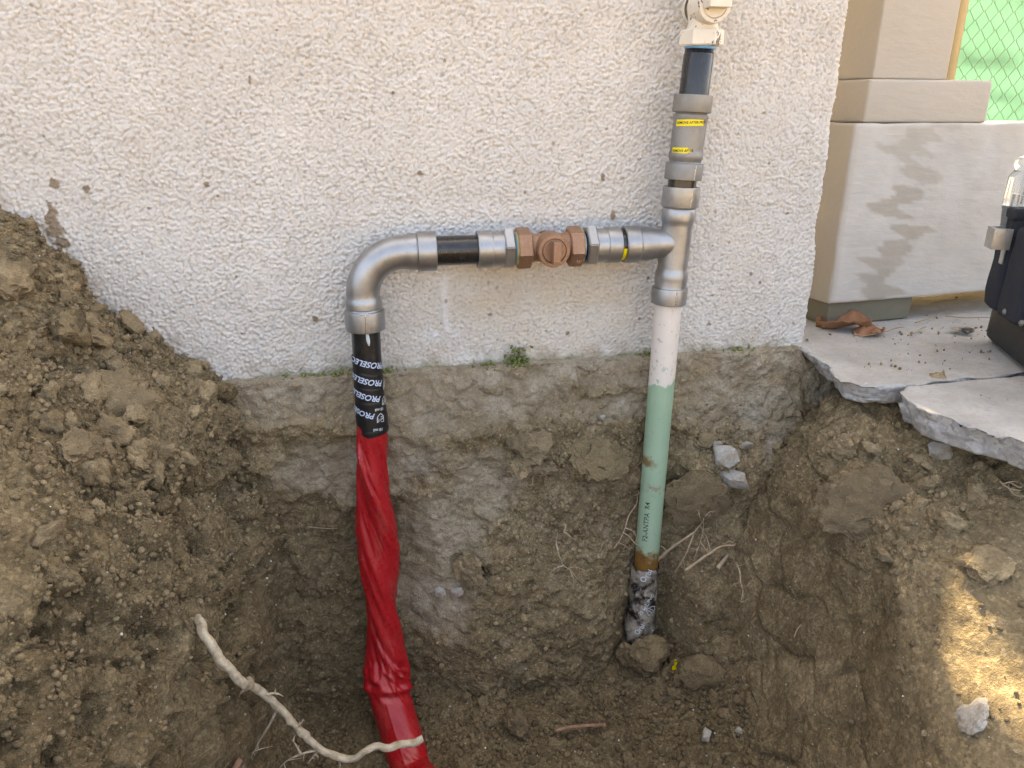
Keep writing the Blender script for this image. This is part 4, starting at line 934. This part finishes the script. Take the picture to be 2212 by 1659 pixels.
# ================================================================== ROOTS
def root_me(P, r0, r1, seg=10, rough=.25, n=60):
    PS = spline(P, n) if n < 100 else spline(P, n) + .0026 * np.stack([fbm(spline(P, n), .018, 2, s) for s in (1, 2, 3)], -1); r_ = np.linspace(r0, r1, n); th = np.linspace(0, 2 * math.pi, seg, endpoint=False)
    nz = fbm(np.stack([np.cos(th)[None] * .5 + 0 * r_[:, None], np.sin(th)[None] * .5 + 0 * r_[:, None], np.arange(n)[:, None] * (.09 if n > 100 else .2) + 0 * th[None]], -1), .6, 4, int(rng.integers(0, 7)))
    if n > 100:
        for _k in range(26):
            c_ = rng.uniform(0, n); a_ = rng.uniform(0, 6.28); nz = nz + rng.uniform(.4, 1.1) * np.exp(-((np.arange(n)[:, None] - c_) / 1.6) ** 2 - (((th[None] - a_ + math.pi) % (2 * math.pi) - math.pi) / .5) ** 2)
    return tube_mesh('root', PS + .3 * r0 * np.stack([fbm(PS * 40, 1, 2, s) for s in (1, 2, 3)], -1), r_[:, None] * (1 + rough * nz), seg)
br = empty('tree_root', hit(428, 1345)[0], 'thick pale tree root reaching from the left bank across the red sleeve', 'root')
h0 = hit(440, 1360)
yy0 = h0[0][1]
hr = hit(426, 1335); rd = ray(424, 1330); rd = rd / np.linalg.norm(rd); MP0 = [hr[0] + rd * .06 + np.array([-.012, 0, .01]), hr[0] + rd * .01]
mp = [(445, 1375, yy0 - .022), (482, 1432, yy0 - .034), (512, 1462, min(-.21, yy0 - .03)), (560, 1490, -.20), (600, 1525, -.205), (650, 1580, -.215), (690, 1617, -.22), (730, 1635, -.225), (757, 1638, -.228), (790, 1622, -.23), (850, 1612, -.228), (890, 1604, -.224), (914, 1594, -.222)]
MP = MP0 + [aty(*q) for q in mp]
link('main_root', root_me(MP, .0062, .0052, 20, .42, 220), M['root'], br)
def rootlets(parent, lists, r0=.0011, mat='rootlet', name='rootlet'):
    for q in lists:
        Pq = [aty(*a) if len(a) == 3 else a for a in q]; link(name, root_me(Pq, r0 * rng.uniform(.8, 1.2), .0004, 7, .3, 26), M[mat], parent)
        Pz = spline(Pq, 12); L3 = np.linalg.norm(Pz[-1] - Pz[0])
        for kk in rng.choice(np.arange(3, 11), 3, replace=False):
            dd = rng.normal(size=3) * np.array([1, .25, 1]); dd /= np.linalg.norm(dd); e_ = Pz[kk] + dd * L3 * rng.uniform(.15, .35); md = (Pz[kk] + e_) / 2 + rng.normal(size=3) * .0012
            link('root_hair', root_me([Pz[kk], md, e_], r0 * .5, .0003, 5, .2, 10), M[mat], parent)
rootlets(br, [[(545, 1483, -.20), (515, 1500, -.198), (500, 1520, -.196), (478, 1552, -.19)], [(515, 1500, -.198), (512, 1520, -.2), (528, 1540, -.2)], [(600, 1528, -.205), (585, 1560, -.204), (560, 1600, -.20), (540, 1640, -.195), (520, 1670, -.19)], [(560, 1600, -.2), (545, 1625, -.2), (525, 1632, -.2)],
              [(690, 1620, -.22), (655, 1627, -.222), (625, 1640, -.222), (595, 1668, -.22)], [(650, 1628, -.222), (640, 1610, -.222), (633, 1598, -.222)], [(690, 1620, -.222), (672, 1640, -.222), (665, 1650, -.222)], [(505, 1455, -.212), (498, 1444, -.212), (500, 1434, -.212)], [(640, 1570, -.216), (652, 1560, -.216), (655, 1552, -.216)], [(470, 1415, -.21), (458, 1440, -.205), (450, 1462, -.20)], [(575, 1500, -.205), (600, 1498, -.207), (612, 1505, -.208)], [(730, 1636, -.226), (735, 1652, -.226), (728, 1668, -.226)]], .0021, 'root')
def small_root(label, main, r0, twigs, mat='rootlet'):
    c_ = aty(*main[0]); o = empty('fine_root', c_, label, 'root')
    link('root_stem', root_me([aty(*a) for a in main], r0, r0 * .55, 9, .25, 36), M[mat], o); rootlets(o, twigs, .0011, mat); return o
def by(px, py, d=.012):
    h = hit(px, py); return (px, py, (h[0][1] - d) if h is not None else -.07)
def chain(pts, d=.012): return [by(a, b, d) for a, b in pts]
small_root('straight tan root leaning against the green riser from the right', chain([(1418, 1212), (1440, 1192), (1470, 1170), (1500, 1150)], .014), .0030, [chain([(1500, 1150), (1520, 1125), (1540, 1110)]), chain([(1500, 1150), (1480, 1200), (1465, 1225), (1450, 1240)]), chain([(1515, 1125), (1535, 1105), (1548, 1125), (1548, 1145)]), chain([(1520, 1120), (1518, 1150), (1510, 1180), (1500, 1205)]), chain([(1512, 1170), (1530, 1190), (1538, 1185)]), chain([(1440, 1190), (1428, 1180), (1420, 1186)]), chain([(1515, 1125), (1510, 1105), (1512, 1095)])])
small_root('curved tan root below the forked rootlets right of the riser', chain([(1480, 1232), (1505, 1215), (1530, 1197), (1560, 1180), (1588, 1178)], .016), .0026, [chain([(1535, 1195), (1528, 1165), (1515, 1140)]), chain([(1560, 1182), (1575, 1170), (1590, 1176)])])
small_root('short stubby brown root end poking from the soil right of riser', chain([(1550, 1228), (1562, 1212), (1572, 1200)], .008), .0042, [])
small_root('wispy branching rootlets left of the green riser', chain([(1375, 1090), (1358, 1115), (1350, 1140), (1340, 1165), (1326, 1185)], .010), .0013, [chain([(1345, 1150), (1360, 1160), (1372, 1175), (1385, 1180)]), chain([(1350, 1140), (1370, 1150), (1376, 1165)]), chain([(1335, 1172), (1352, 1180), (1362, 1190)]), chain([(1375, 1090), (1378, 1070), (1380, 1060)])])
small_root('spidery rootlets spread on the trench wall between the two pipes', chain([(1200, 1175), (1210, 1205), (1218, 1222), (1232, 1232), (1245, 1248)], .008), .0011, [chain([(1216, 1222), (1200, 1228), (1186, 1240)]), chain([(1225, 1228), (1245, 1225), (1260, 1230)]), chain([(1232, 1235), (1240, 1255), (1238, 1270)]), chain([(1205, 1190), (1202, 1170), (1205, 1150)])])
small_root('short cut peg of root in the trench wall between the pipes', chain([(1218, 1148), (1228, 1156), (1238, 1166)], .010), .0022, [chain([(1218, 1148), (1222, 1138), (1218, 1128)]), chain([(1238, 1166), (1246, 1160), (1248, 1155)])])
small_root('pale knotted root ends in the right trench side', chain([(1590, 1215), (1598, 1235), (1600, 1255), (1605, 1280), (1600, 1300)], .010), .0016, [chain([(1600, 1258), (1585, 1262), (1575, 1272)]), chain([(1603, 1272), (1615, 1265), (1622, 1255)]), chain([(1600, 1300), (1612, 1298), (1618, 1290)]), chain([(1592, 1225), (1610, 1215), (1618, 1205)])])
small_root('tiny white root curl on the smooth right trench side', chain([(1716, 1375), (1722, 1360), (1730, 1350)], .006), .0011, [])
small_root('thin straw root lying on the back wall left of red sleeve', chain([(665, 1138), (700, 1141), (728, 1142)], .006), .0009, [])
small_root('small root hanging from the soil clump beside the riser stones', chain([(1160, 1010), (1152, 1030), (1150, 1045)], .012), .0012, [chain([(1160, 1010), (1175, 1030), (1180, 1045)])])
small_root('matted white roots under the broken slab at the right edge', chain([(2160, 1040), (2180, 1055), (2205, 1060)], .01), .0013, [chain([(2165, 1045), (2190, 1040), (2212, 1048)]), chain([(2175, 1050), (2195, 1070), (2215, 1072)]), chain([(2180, 1040), (2200, 1052), (2218, 1040)])])
small_root('bare stub of root at the bottom of the left trench side', chain([(520, 1640), (505, 1665), (495, 1690)], .012), .0048, [], 'twig')
tw_ = empty('twig', hit(1240, 1578)[0], 'reddish brown twig lying on the trench floor', 'twig')
link('stick', root_me([aty(*by(a, b, .010)) for a, b in [(1200, 1578), (1230, 1572), (1250, 1570), (1285, 1566), (1308, 1566)]], .0026, .0034, 9, .3, 40), M['twig'], tw_)

# ================================================================== STONES, CLODS, CRUMBS
def ico(sub):
    bm = bmesh.new(); bmesh.ops.create_icosphere(bm, subdivisions=sub, radius=1.0); bm.verts.ensure_lookup_table()
    V = np.array([v.co[:] for v in bm.verts]); F_ = np.array([[v.index for v in f.verts] for f in bm.faces]); bm.free(); return V, F_
I3, I2, I1, I0 = ico(4), ico(3), ico(2), ico(1)
def lumpy(I, seed, amp=.35, facets=6, flat_=1.0):
    V, F_ = I; r2 = np.random.default_rng(seed); V = V.copy()
    for _ in range(facets):
        n_ = r2.normal(size=3); n_ /= np.linalg.norm(n_); h = r2.uniform(.55, .85); d_ = V @ n_ - h; V = V - np.clip(d_, 0, None)[:, None] * n_ * .92
    V = V * (1 + amp * .55 * fbm(V + seed * 3.1, .7, 3, seed)[:, None] + amp * .75 * fbm(V + seed, .28, 4, seed + 2, .65)[:, None])
    return V * np.array([1, r2.uniform(.7, 1), flat_ * r2.uniform(.6, .95)]), F_
def rotm(r2): 
    q = r2.normal(size=4); q /= np.linalg.norm(q); a, b, c, d = q
    return np.array([[1-2*(c*c+d*d), 2*(b*c-a*d), 2*(b*d+a*c)], [2*(b*c+a*d), 1-2*(b*b+d*d), 2*(c*d-a*b)], [2*(b*d-a*c), 2*(c*d+a*b), 1-2*(b*b+c*c)]])
def shard_me(seed, flat_):
    r3 = np.random.default_rng(seed); pts = r3.normal(size=(15, 3)); pts /= np.linalg.norm(pts, axis=1, keepdims=True); pts *= r3.uniform(.75, 1.08, (15, 1)); pts *= np.array([1, r3.uniform(.65, .9), flat_])
    bm = bmesh.new(); [bm.verts.new(p) for p in pts]; bmesh.ops.convex_hull(bm, input=bm.verts); bmesh.ops.delete(bm, geom=[v for v in bm.verts if not v.link_faces], context='VERTS')
    for _ in range(4): bmesh.ops.subdivide_edges(bm, edges=[e for e in bm.edges if e.calc_length() > .14], cuts=1); bmesh.ops.triangulate(bm, faces=bm.faces)
    bm.verts.ensure_lookup_table(); V = np.array([v.co[:] for v in bm.verts]); [setattr(v, 'index', i) for i, v in enumerate(bm.verts)]; bm.faces.ensure_lookup_table(); F_ = np.array([[v.index for v in f.verts] for f in bm.faces]); bm.free()
    return V * (1 + .13 * fbm(V + seed, .45, 5, seed, .62)[:, None]), F_
def stone(px, py, wpx, label, seed, mat='rock', facets=12, amp=.12, flat_=.6, name='concrete_rubble', cat='stone', group=None, sink=.3):
    h = hit(px, py); s_ = wpx / 2212 * 1024 / 2 / (F_PX / h[2])
    V, F_ = shard_me(seed, flat_) if name == 'concrete_rubble' and mat == 'rock' else lumpy(I3, seed, amp, facets, flat_); V = V @ rotm(np.random.default_rng(seed)).T if flat_ > .8 else V
    if 'clod' in mat:
        Vr = V * s_; n0 = V / np.linalg.norm(V, axis=1, keepdims=True); l1 = np.clip(1 - worley(Vr + seed, .011, 2)[0] ** 2, 0, 1); l2 = np.clip(1 - worley(Vr + seed, .005, 4)[0] ** 2, 0, 1)
        V = (Vr + n0 * (.0038 * (l1 - .5) + .0018 * (l2 - .5))[:, None]) / s_
    n_ = Vector(h[1]); q = n_.to_track_quat('Z', 'Y').to_matrix(); V = V @ np.array(q).T
    me = np_mesh(name, V * s_, F_); o = link(name, me, M[mat]); o.location = Vector(h[0] + h[1] * s_ * flat_ * (1 - sink) * .8); autosmooth(o, 28)
    return tag(o, label, cat, group)
stone(1565, 985, 72, 'pale angular concrete chunk above its twin, right of the riser', 21)
stone(1588, 1030, 70, 'pale angular concrete chunk below its twin, right of the riser', 22)
stone(1612, 958, 30, 'small grey concrete chip up against the foundation right of riser', 23)
stone(1528, 952, 40, 'tan stone on the soil ledge just right of the green riser', 24, 'clod_dry')
stone(1552, 960, 26, 'small whitish chip left of the pale concrete chunks', 25)
stone(1300, 905, 20, 'tiny pale chip on the soil ledge left of the riser', 26)
stone(2030, 975, 52, 'white concrete chip on the dirt mound under the slab', 27)
stone(2095, 1540, 70, 'pale flat stone in the crumbly right bank near the bottom', 28, 'rock', 9, .4, .4, 'pebble', sink=.7)
stone(1525, 1588, 36, 'small pale stone on the trench floor near the bottom', 29)
stone(1590, 1580, 24, 'small grey pebble at the foot of the right trench side', 30)
stone(1118, 1572, 62, 'single rounded dirt lump on the trench floor', 31, 'clod_wet', 5, .35, .9, 'dirt_lump', 'clod')
stone(1395, 1415, 84, 'large brown dirt lump against the foot of the riser', 32, 'clod_wet', 5, .35, .9, 'dirt_lump', 'clod')
stone(1350, 1420, 56, 'brown dirt lump left of the large one below the riser', 33, 'clod_wet', 5, .35, .9, 'dirt_lump', 'clod')
stone(1515, 1455, 88, 'wide dirt lump at the foot of the right trench side', 34, 'clod_wet', 5, .3, .6, 'dirt_lump', 'clod')
stone(1437, 1395, 28, 'small dark lump of taped pipe end peeping from the soil', 35, 'mud_tape', 3, .15, .9, 'taped_pipe_end', 'pipe end')
stone(950, 1285, 26, 'grey stone stuck in the back wall beside the red sleeve', 36, 'rock', 9, .3, .8, 'pebble')
stone(985, 1280, 28, 'second grey stone stuck in the wall beside the red sleeve', 37, 'rock', 9, .3, .8, 'pebble')
stone(168, 975, 110, 'largest smooth brown dirt lump on the left bank', 38, 'clod_dry', 8, .45, .7, 'dirt_lump', 'clod', sink=.6)
stone(265, 850, 120, 'broad flat brown dirt slab lying on the left heap', 39, 'clod_dry', 8, .45, .35, 'dirt_lump', 'clod', sink=.6)
stone(150, 720, 90, 'dark dirt lump leaning on the wall at the left heap', 40, 'clod_wet', 5, .3, .8, 'dirt_lump', 'clod')
stone(22, 610, 80, 'crusty dirt lump at the left picture edge on the heap', 41, 'clod_dry', 4, .5, .9, 'dirt_lump', 'clod')
stone(480, 840, 70, 'rounded dark dirt lump at the end of the heap by the foundation', 42, 'clod_wet', 5, .35, .9, 'dirt_lump', 'clod')
stone(1855, 1085, 190, 'big cracked dirt lump on the right bank', 43, 'clod_dry', 7, .6, .36, 'dirt_lump', 'clod', sink=.8)
stone(1815, 965, 60, 'pointed dirt lump on the right mound', 44, 'clod_dry', 5, .4, .8, 'dirt_lump', 'clod')
stone(2130, 1215, 76, 'loose dirt lump on the right bank above the sunny patch', 45, 'clod_dry', 5, .45, .6, 'dirt_lump', 'clod')
for (a_, b_, w_, l_, sd_, fl_) in [(1150, 968, 95, 'hanging crumbly soil clump high on the trench wall between the pipes', 46, .7), (1128, 1010, 60, 'ragged soil clump hanging below the crumbly one on the wall', 47, .7), (1172, 1012, 56, 'soil clump with rootlets beside the ragged one on the wall', 48, .7), (1300, 985, 120, 'flat dark slab of soil on the wall left of the riser', 49, .35), (1500, 1075, 130, 'smooth dark soil slab on the wall right of the riser', 50, .35), (1010, 1230, 80, 'pale mortar lump above the cavity beside the red sleeve', 51, .5)]:
    stone(a_, b_, w_, l_, sd_, 'clod_dry' if sd_ in (46, 47, 48, 51) else 'clod_wet', 5, .6, fl_, 'soil_clump', 'clod', sink=.55)
# individual clods of the heaps
clod_meshes = {}
for kk in range(9):
    V, F_ = lumpy(I2, 60 + kk, .8, 8, .85); V = V * (1 + .28 * (np.clip(1 - worley(V + kk, .42, 2)[0] ** 2, 0, 1) - .5) + .12 * (np.clip(1 - worley(V + kk, .2, 4)[0] ** 2, 0, 1) - .5))[:, None]; me = np_mesh('dirt_clod', V, F_); me.materials.append(M['clod_dry']); me.polygons.foreach_set('use_smooth', [True] * len(me.polygons)); clod_meshes[kk] = me
    me2 = me.copy(); me2.materials.clear(); me2.materials.append(M['clod_wet']); clod_meshes[kk + 100] = me2
def scatter(weight, n, r2):
    p = weight.ravel() / weight.sum(); idx = r2.choice(len(p), n, p=p); return G.reshape(-1, 3)[idx], Ng.reshape(-1, 3)[idx], idx
r2 = np.random.default_rng(3)
vis = (G[..., 1] > -.70) & (G[..., 1] < .02)
area = np.linalg.norm(np.cross(np.gradient(G, axis=1), np.gradient(G, axis=0)), axis=-1)
def drop(wt, n, smin, smax, pw, label, group, wet_=False):
    P_, N_, _ = scatter(wt * area * vis, n, r2)
    for p, nn in zip(P_, N_):
        s_ = smin + (smax - smin) * r2.random() ** pw
        o = bpy.data.objects.new('dirt_clod', clod_meshes[int(r2.integers(0, 9)) + (100 if wet_ else 0)]); col.objects.link(o)
        o.location = Vector(p + nn * s_ * .08); o.scale = (s_, s_ * r2.uniform(.75, 1.1), s_ * r2.uniform(.6, 1)); o.rotation_euler = r2.uniform(0, 6.28, 3)
        tag(o, label, 'clod', group)
drop(np.clip(fresh, 0, 1) * (UCg > 2.9) * (UCg < 5.3), 140, .006, .023, 2.2, 'crumbly brown dirt clod on the heap against the stucco wall', 'dirt clods on the left heap')
drop(floor_m * (UCg > 8.4) * (UCg < 11.3) * (.3 + .7 * sstep(9.6, 10.4, UCg)) * sstep(-.38, -.30, Yg), 80, .006, .016, 1.6, 'dark moist dirt clod on the trench floor', 'dirt clods on the trench floor', True)
drop(mound * (UCg < 15.6), 75, .006, .019, 1.9, 'tan dirt clod on the mound below the broken slab', 'dirt clods on the right mound')
# crumbs too many to count
def crumbs(name, wt, n, smin, smax, pw, mat, I, label, cat='soil'):
    P_, N_, idx = scatter(wt * area * vis, n, r2); Vs, Fs = [], []; off = 0
    base_ = [lumpy(I, 200 + q, .5, 3, .9) for q in range(12)]
    s_ = smin + (smax - smin) * r2.random(n) ** pw; pick = r2.integers(0, 12, n)
    for i_ in range(n):
        V, F_ = base_[pick[i_]]; Vs.append((V * s_[i_]) @ rotm(r2).T + P_[i_] + N_[i_] * s_[i_] * .35); Fs.append(F_ + off); off += len(V)
    o = link(name, np_mesh(name, np.vstack(Vs), np.vstack(Fs)), M[mat], smooth=False); return tag(o, label, cat, kind='stuff')
crumbs('heap_crumbs', np.clip(fresh + .8 * left_face * sstep(-.4, -.1, G[..., 2]) + .35 * left_top, 0, 1) * (UCg > 2.8), 8500, .0011, .0060, 2.8, 'clod_dry', I0, 'loose dry soil crumbs over the left heap and trench side')
crumbs('floor_crumbs', floor_m * (UCg > 8) * sstep(-.40, -.32, Yg), 7500, .0010, .0075, 2.8, 'clod_wet', I0, 'dark loose soil crumbs on the trench floor')
edge_r = np.exp(-((UCg - 13.8) / .5) ** 2) * (1 - mound)
crumbs('mound_crumbs', np.clip(mound + .7 * edge_r + .22 * right_top + .05 * right_face, 0, 1), 7500, .0010, .0058, 2.8, 'clod_dry', I0, 'tan loose soil crumbs on the right bank and mound')
crumbs('pale_grit', np.clip(floor_m * .8 + .6 * left_face + .4 * right_face + .3 * right_top + .3 * left_top, 0, 1), 520, .0006, .0022, 2.5, 'flake', I0, 'tiny white grit scattered through the soil', 'grit')

areab = np.linalg.norm(np.cross(np.gradient(BG, axis=1), np.gradient(BG, axis=0)), axis=-1)
ledge = np.clip(np.exp(-(((BX - .36) / .08) ** 2 + ((BZ + .13) / .03) ** 2)) * 1.5 + np.exp(-(((BX - .27) / .05) ** 2 + ((BZ + .16) / .03) ** 2)) + np.exp(-(((BX - .27) / .05) ** 2 + ((BZ + .27) / .04) ** 2)) + np.exp(-(((BX - .58) / .06) ** 2 + ((BZ + .15) / .04) ** 2)) * 1.5 + .12 * soily, 0, 2) * (BX > -.2) * (BX < .68) * (BZ < -.03)
pb = (ledge * areab).ravel(); pb /= pb.sum(); ib = r2.choice(len(pb), 2600, p=pb); PB = BG.reshape(-1, 3)[ib]; NB = Nb.reshape(-1, 3)[ib]; Vs, Fs = [], []; off = 0; bb_ = [lumpy(I0, 300 + q, .5, 3, .9) for q in range(8)]
for i_ in range(len(ib)):
    V, F_ = bb_[i_ % 8]; s_ = .0010 + .0050 * r2.random() ** 2.6; Vs.append((V * s_) @ rotm(r2).T + PB[i_] + NB[i_] * s_ * .3); Fs.append(F_ + off); off += len(V)
tag(link('wall_crumbs', np_mesh('wall_crumbs', np.vstack(Vs), np.vstack(Fs)), M['clod_dry'], smooth=False), 'loose crumbs clinging to the trench back wall', 'soil', kind='stuff')

# ================================================================== MOSS along the stucco foot
Vs, Fs = [], []; off = 0; b0 = lumpy(I0, 5, .6, 2, .8)
for _ in range(1900):
    x_ = -.20 + .92 * rng.random(); 
    if _ < 130: x_ = aty(1118, 785, 0)[0] + rng.normal() * .009
    elif fbm(np.array([[x_, 0, 0]]), .09, 3, 7)[0] < .0 + .35 * rng.random(): continue
    s_ = .0012 + .0042 * rng.random() ** 2; V = (b0[0] * s_ * np.array([1.3, .8, .9])) @ rotm(rng).T + np.array([x_, -.004 - .012 * rng.random(), -.002 + (.030 if _ < 130 else .011) * rng.random() ** 2 + rag[0, np.argmin(abs(sx - x_))]])
    Vs.append(V); Fs.append(b0[1] + off); off += len(V)
tag(link('moss', np_mesh('moss', np.vstack(Vs), np.vstack(Fs)), M['moss']), 'dark green moss along the foot of the stucco wall', 'moss', kind='stuff')

# ================================================================== TOOL BAG, SCREWDRIVER
bag = empty('tool_bag', (1.2, -.06, 0), 'black fabric tool bag with rubber base standing on the concrete path', 'tool bag')
BM_ = Matrix.Translation(Vector((1.072, -.035, 0))) @ Matrix.Rotation(R(-115), 4, 'Z')      # local x runs along the visible edge towards the camera
def bag_box(name, x0, x1, y0, y1, z0, z1, bev, mat, lab=None, puff=0.0):
    bm = bmesh.new(); box_bm(bm, ((x0+x1)/2, (y0+y1)/2, (z0+z1)/2), (x1-x0, y1-y0, z1-z0), 0, bev)
    for _ in range(3): bmesh.ops.subdivide_edges(bm, edges=[e for e in bm.edges if e.calc_length() > .02], cuts=1, use_grid_fill=True)
    for v in bm.verts:
        c_ = np.array(v.co[:])[None]; n_ = np.array([fbm(c_, .05, 3, s)[0] for s in (1, 2, 3)]) * .004 * (1 if puff else .3); v.co = BM_ @ Vector(np.array(v.co[:]) + n_)
    o = part(name, bm_mesh(name, bm), mat, bag, 45, lab); return o
bag_box('rubber_base', -.01, .34, 0.0, .24, 0.004, .075, .018, M['rubber'])
bag_box('bag_body', .05, .33, .015, .23, .07, .33, .012, M['fabric'], puff=1)
bag_box('pocket', .004, .064, -.020, .022, .068, .236, .012, M['fabric'], puff=1)
bag_box('pocket', .072, .150, -.018, .022, .068, .215, .010, M['fabric'], puff=1)
bag_box('pocket_hem', .001, .067, -.023, .025, .222, .240, .006, M['fabric'], puff=1)
def rod_loop(name, pts, r, mat):
    PS = spline(pts, 40); return part(name, tube_mesh(name, PS, np.full(40, r), 8), mat, bag)
cl = bmesh.new()
for (c_, s_) in [((.056, -.046, .192), (.034, .002, .034)), ((.039, -.033, .192), (.002, .026, .034)), ((.073, -.033, .192), (.002, .026, .034)), ((.056, -.022, .175), (.014, .003, .05))]: box_bm(cl, c_, s_, 0, .0006, BM_)
part('belt_clip', bm_mesh('belt_clip', cl), M['clip'], bag, 30)
for kx in (.11, .18): rv = lathe('rivet', tuple(BM_ @ Vector((kx, -.017, .082))), tuple(BM_ @ Vector((kx, -.024, .082))), [(0, .005), (.003, .0048), (.005, .003), (.0052, .0002)], 16); part('rivet', rv, M['steel_dull'], bag)
# screwdriver with a clear handle, standing in the pocket
s0 = np.array((BM_ @ Vector((.024, -.010, .234)))[:]); scr = empty('screwdriver', s0, 'screwdriver with clear plastic handle upright in the tool bag', 'screwdriver')
s1 = s0 + np.array([.002, 0, .086]); dv = (s1 - s0); L_ = np.linalg.norm(dv); dv /= L_
hp = [(-.03, .0005), (-.03, .013), (.0, .0165), (.004, .018), (L_ * .60, .0185), (L_ * .66, .0165), (L_ * .70, .0135), (L_ * .76, .0125), (L_ * .82, .0145), (L_ * .90, .0150), (L_ * .97, .0110), (L_, .0005)]
sh = lathe('handle', s0, s1, hp, 48)
Vh = np.array([v.co[:] for v in sh.vertices]); tt_ = (Vh - s0) @ dv
for v, c_, t_ in zip(sh.vertices, Vh, tt_):
    ax_ = s0 + dv * t_; d_ = c_ - ax_; a_ = math.atan2(d_[1], d_[0]); k_ = 1 - .07 * (abs(math.sin(a_ * 3)) ** .5 < .5) if -.001 < t_ < L_ * .66 else 1; v.co = Vector(ax_ + d_ * k_)
part('handle', sh, M['acrylic'], scr, 40)
part('blade', lathe('blade', s0 - dv * .12, s0 + dv * L_ * .30, [(0, .004), (.12, .004), (.12 + L_ * .30, .0045), (.12 + L_ * .30 + .0003, .0002)], 16), M['steel_bright'], scr)
tm = text_me('MADE IN U.S.A.', .0075, 0, .01); ax3 = Vector(dv); rt = Vector((1, .2, 0)).normalized()
letter(tm, lambda x, y: Vector(s0 + dv * (.012 + x * .62)) + rt * (-.006 - y) + Vector((0, -.0183, 0)), M['print_black'], scr)

# ================================================================== LITTER ON THE PATH
def leaf_me(c, w_, h_, rot, curl):
    n_ = 13; U, Vv = np.meshgrid(np.linspace(-1, 1, n_), np.linspace(0, 1, 15)); prof = np.sin(np.clip(Vv, 0, 1) * math.pi) ** .6 * (1 + .18 * np.sin(Vv * 31))
    x_ = U * prof * w_ / 2; y_ = Vv * h_; z_ = curl * (abs(U) ** 1.6) * w_ * .5 + .006 * np.sin(Vv * 5) + .003 * np.sin(U * 5 + Vv * 9)
    cr, sr = math.cos(rot), math.sin(rot); P_ = np.stack([c[0] + x_ * cr - y_ * sr, c[1] + x_ * sr + y_ * cr, c[2] + z_], -1); return np_mesh('leaf', P_.reshape(-1, 3), grid_faces(15, n_))
def leaf(px, py, w_, h_, rot, curl, label):
    c = atz(px, py, .003); o = link('dry_leaf', leaf_me(c, w_, h_, rot, curl), M['leaf']); md = o.modifiers.new('thick', 'SOLIDIFY'); md.thickness = .0006; return tag(o, label, 'leaf')
lf = leaf(1880, 712, .075, .095, R(60), .5, 'curled brown dry leaf by the block under the pillar')
leaf(1905, 716, .05, .06, R(95), .25, 'smaller brown dry leaf beside the curled one')
lw = np.random.default_rng(9)
for px, py, lab in [(1980, 720, 'long dry pine needle on the path left of the bag'), (2060, 650, 'dry straw stem on the sandy ground behind the pillar'), (1905, 722, 'short dry stem by the brown leaf on the path'), (2010, 690, 'bent straw stem between leaf and tool bag'), (2090, 690, 'curved straw stem close to the tool bag')]:
    c = atz(px, py, .004); a = lw.uniform(-.5, .5); L2 = lw.uniform(.06, .13)
    P_ = [c + np.array([math.cos(a) * t_ * L2, math.sin(a) * t_ * L2 + .008 * math.sin(t_ * 3), .002 + .003 * abs(math.sin(t_ * 4))]) for t_ in np.linspace(-.5, .5, 6)]
    o = link('straw', root_me(P_, .0011, .0007, 6, .1, 20), M['straw']); tag(o, lab, 'straw')
def flat_bits(name, n, mat, label, wtfn, smin, smax, cat='debris'):
    Vs, Fs = [], []; off = 0
    for _ in range(n):
        x_, y_, z_ = wtfn(); V, F_ = lumpy(I0, int(lw.integers(0, 40)), .4, 4, .6); s_ = smin + (smax - smin) * lw.random() ** 2.5
        Vs.append((V * s_) @ rotm(lw).T + np.array([x_, y_, z_ + s_ * .4])); Fs.append(F_ + off); off += len(V)
    tag(link(name, np_mesh(name, np.vstack(Vs), np.vstack(Fs)), M[mat]), label, cat, kind='stuff')
flat_bits('path_grit', 260, 'clod_dry', 'loose soil grit on the concrete path', lambda: (lw.uniform(.76, 1.5), lw.uniform(-.16, .16), .0008), .0008, .0040, 'grit')
flat_bits('bark_litter', 220, 'twig', 'brown bark litter on the sandy ground behind the pillar', lambda: (lw.uniform(1.0, 2.2), lw.uniform(.22, .8), .008), .002, .011, 'litter')
flat_bits('slab_grit', 60, 'clod_dry', 'grit on the broken slab', lambda: (lambda x_, y_: (x_, y_, .0005 - (-.21 - y_) * math.tan(R(2.5)) * -1 * -1))(lw.uniform(.83, 1.1), lw.uniform(-.40, -.23)), .0008, .0028, 'grit')
c = atz(2082, 722, .0); V, F_ = lumpy(I1, 77, .7, 8, .45); bt = link('tape_scrap', np_mesh('tape_scrap', V * .019 + c + np.array([0, 0, .009]), F_), M['mud_tape']); autosmooth(bt, 20); tag(bt, 'crumpled black tape scrap on the path near the tool bag', 'tape scrap')
yt = empty('yellow_tag', hit(1458, 1440)[0], 'torn bright yellow sticker scrap on the trench floor', 'scrap')
hy = hit(1458, 1440)
for (dx, dz, s_) in [(0, 0, .006), (.002, .009, .004), (.001, .016, .0025)]:
    Vp = np.array([[-.6, 0, -.8], [.6, -.1, -.7], [.8, .1, .5], [.1, 0, .9], [-.7, .1, .4]]) * s_; Vp = np.vstack([Vp, Vp + np.array([0, .0006, 0])]) + hy[0] + hy[1] * .006 + np.array([dx, -.004, dz])
    bm = bmesh.new(); vv = [bm.verts.new(v) for v in Vp]; bm.faces.new(vv[:5]); bm.faces.new(vv[:4:-1])
    for i in range(5): j = (i + 1) % 5; bm.faces.new((vv[i], vv[i+5], vv[j+5], vv[j]))
    bmesh.ops.recalc_face_normals(bm, faces=bm.faces); link('scrap_piece', bm_mesh('scrap_piece', bm), M['yellow'], yt, smooth=False)
bpy.context.view_layer.update()
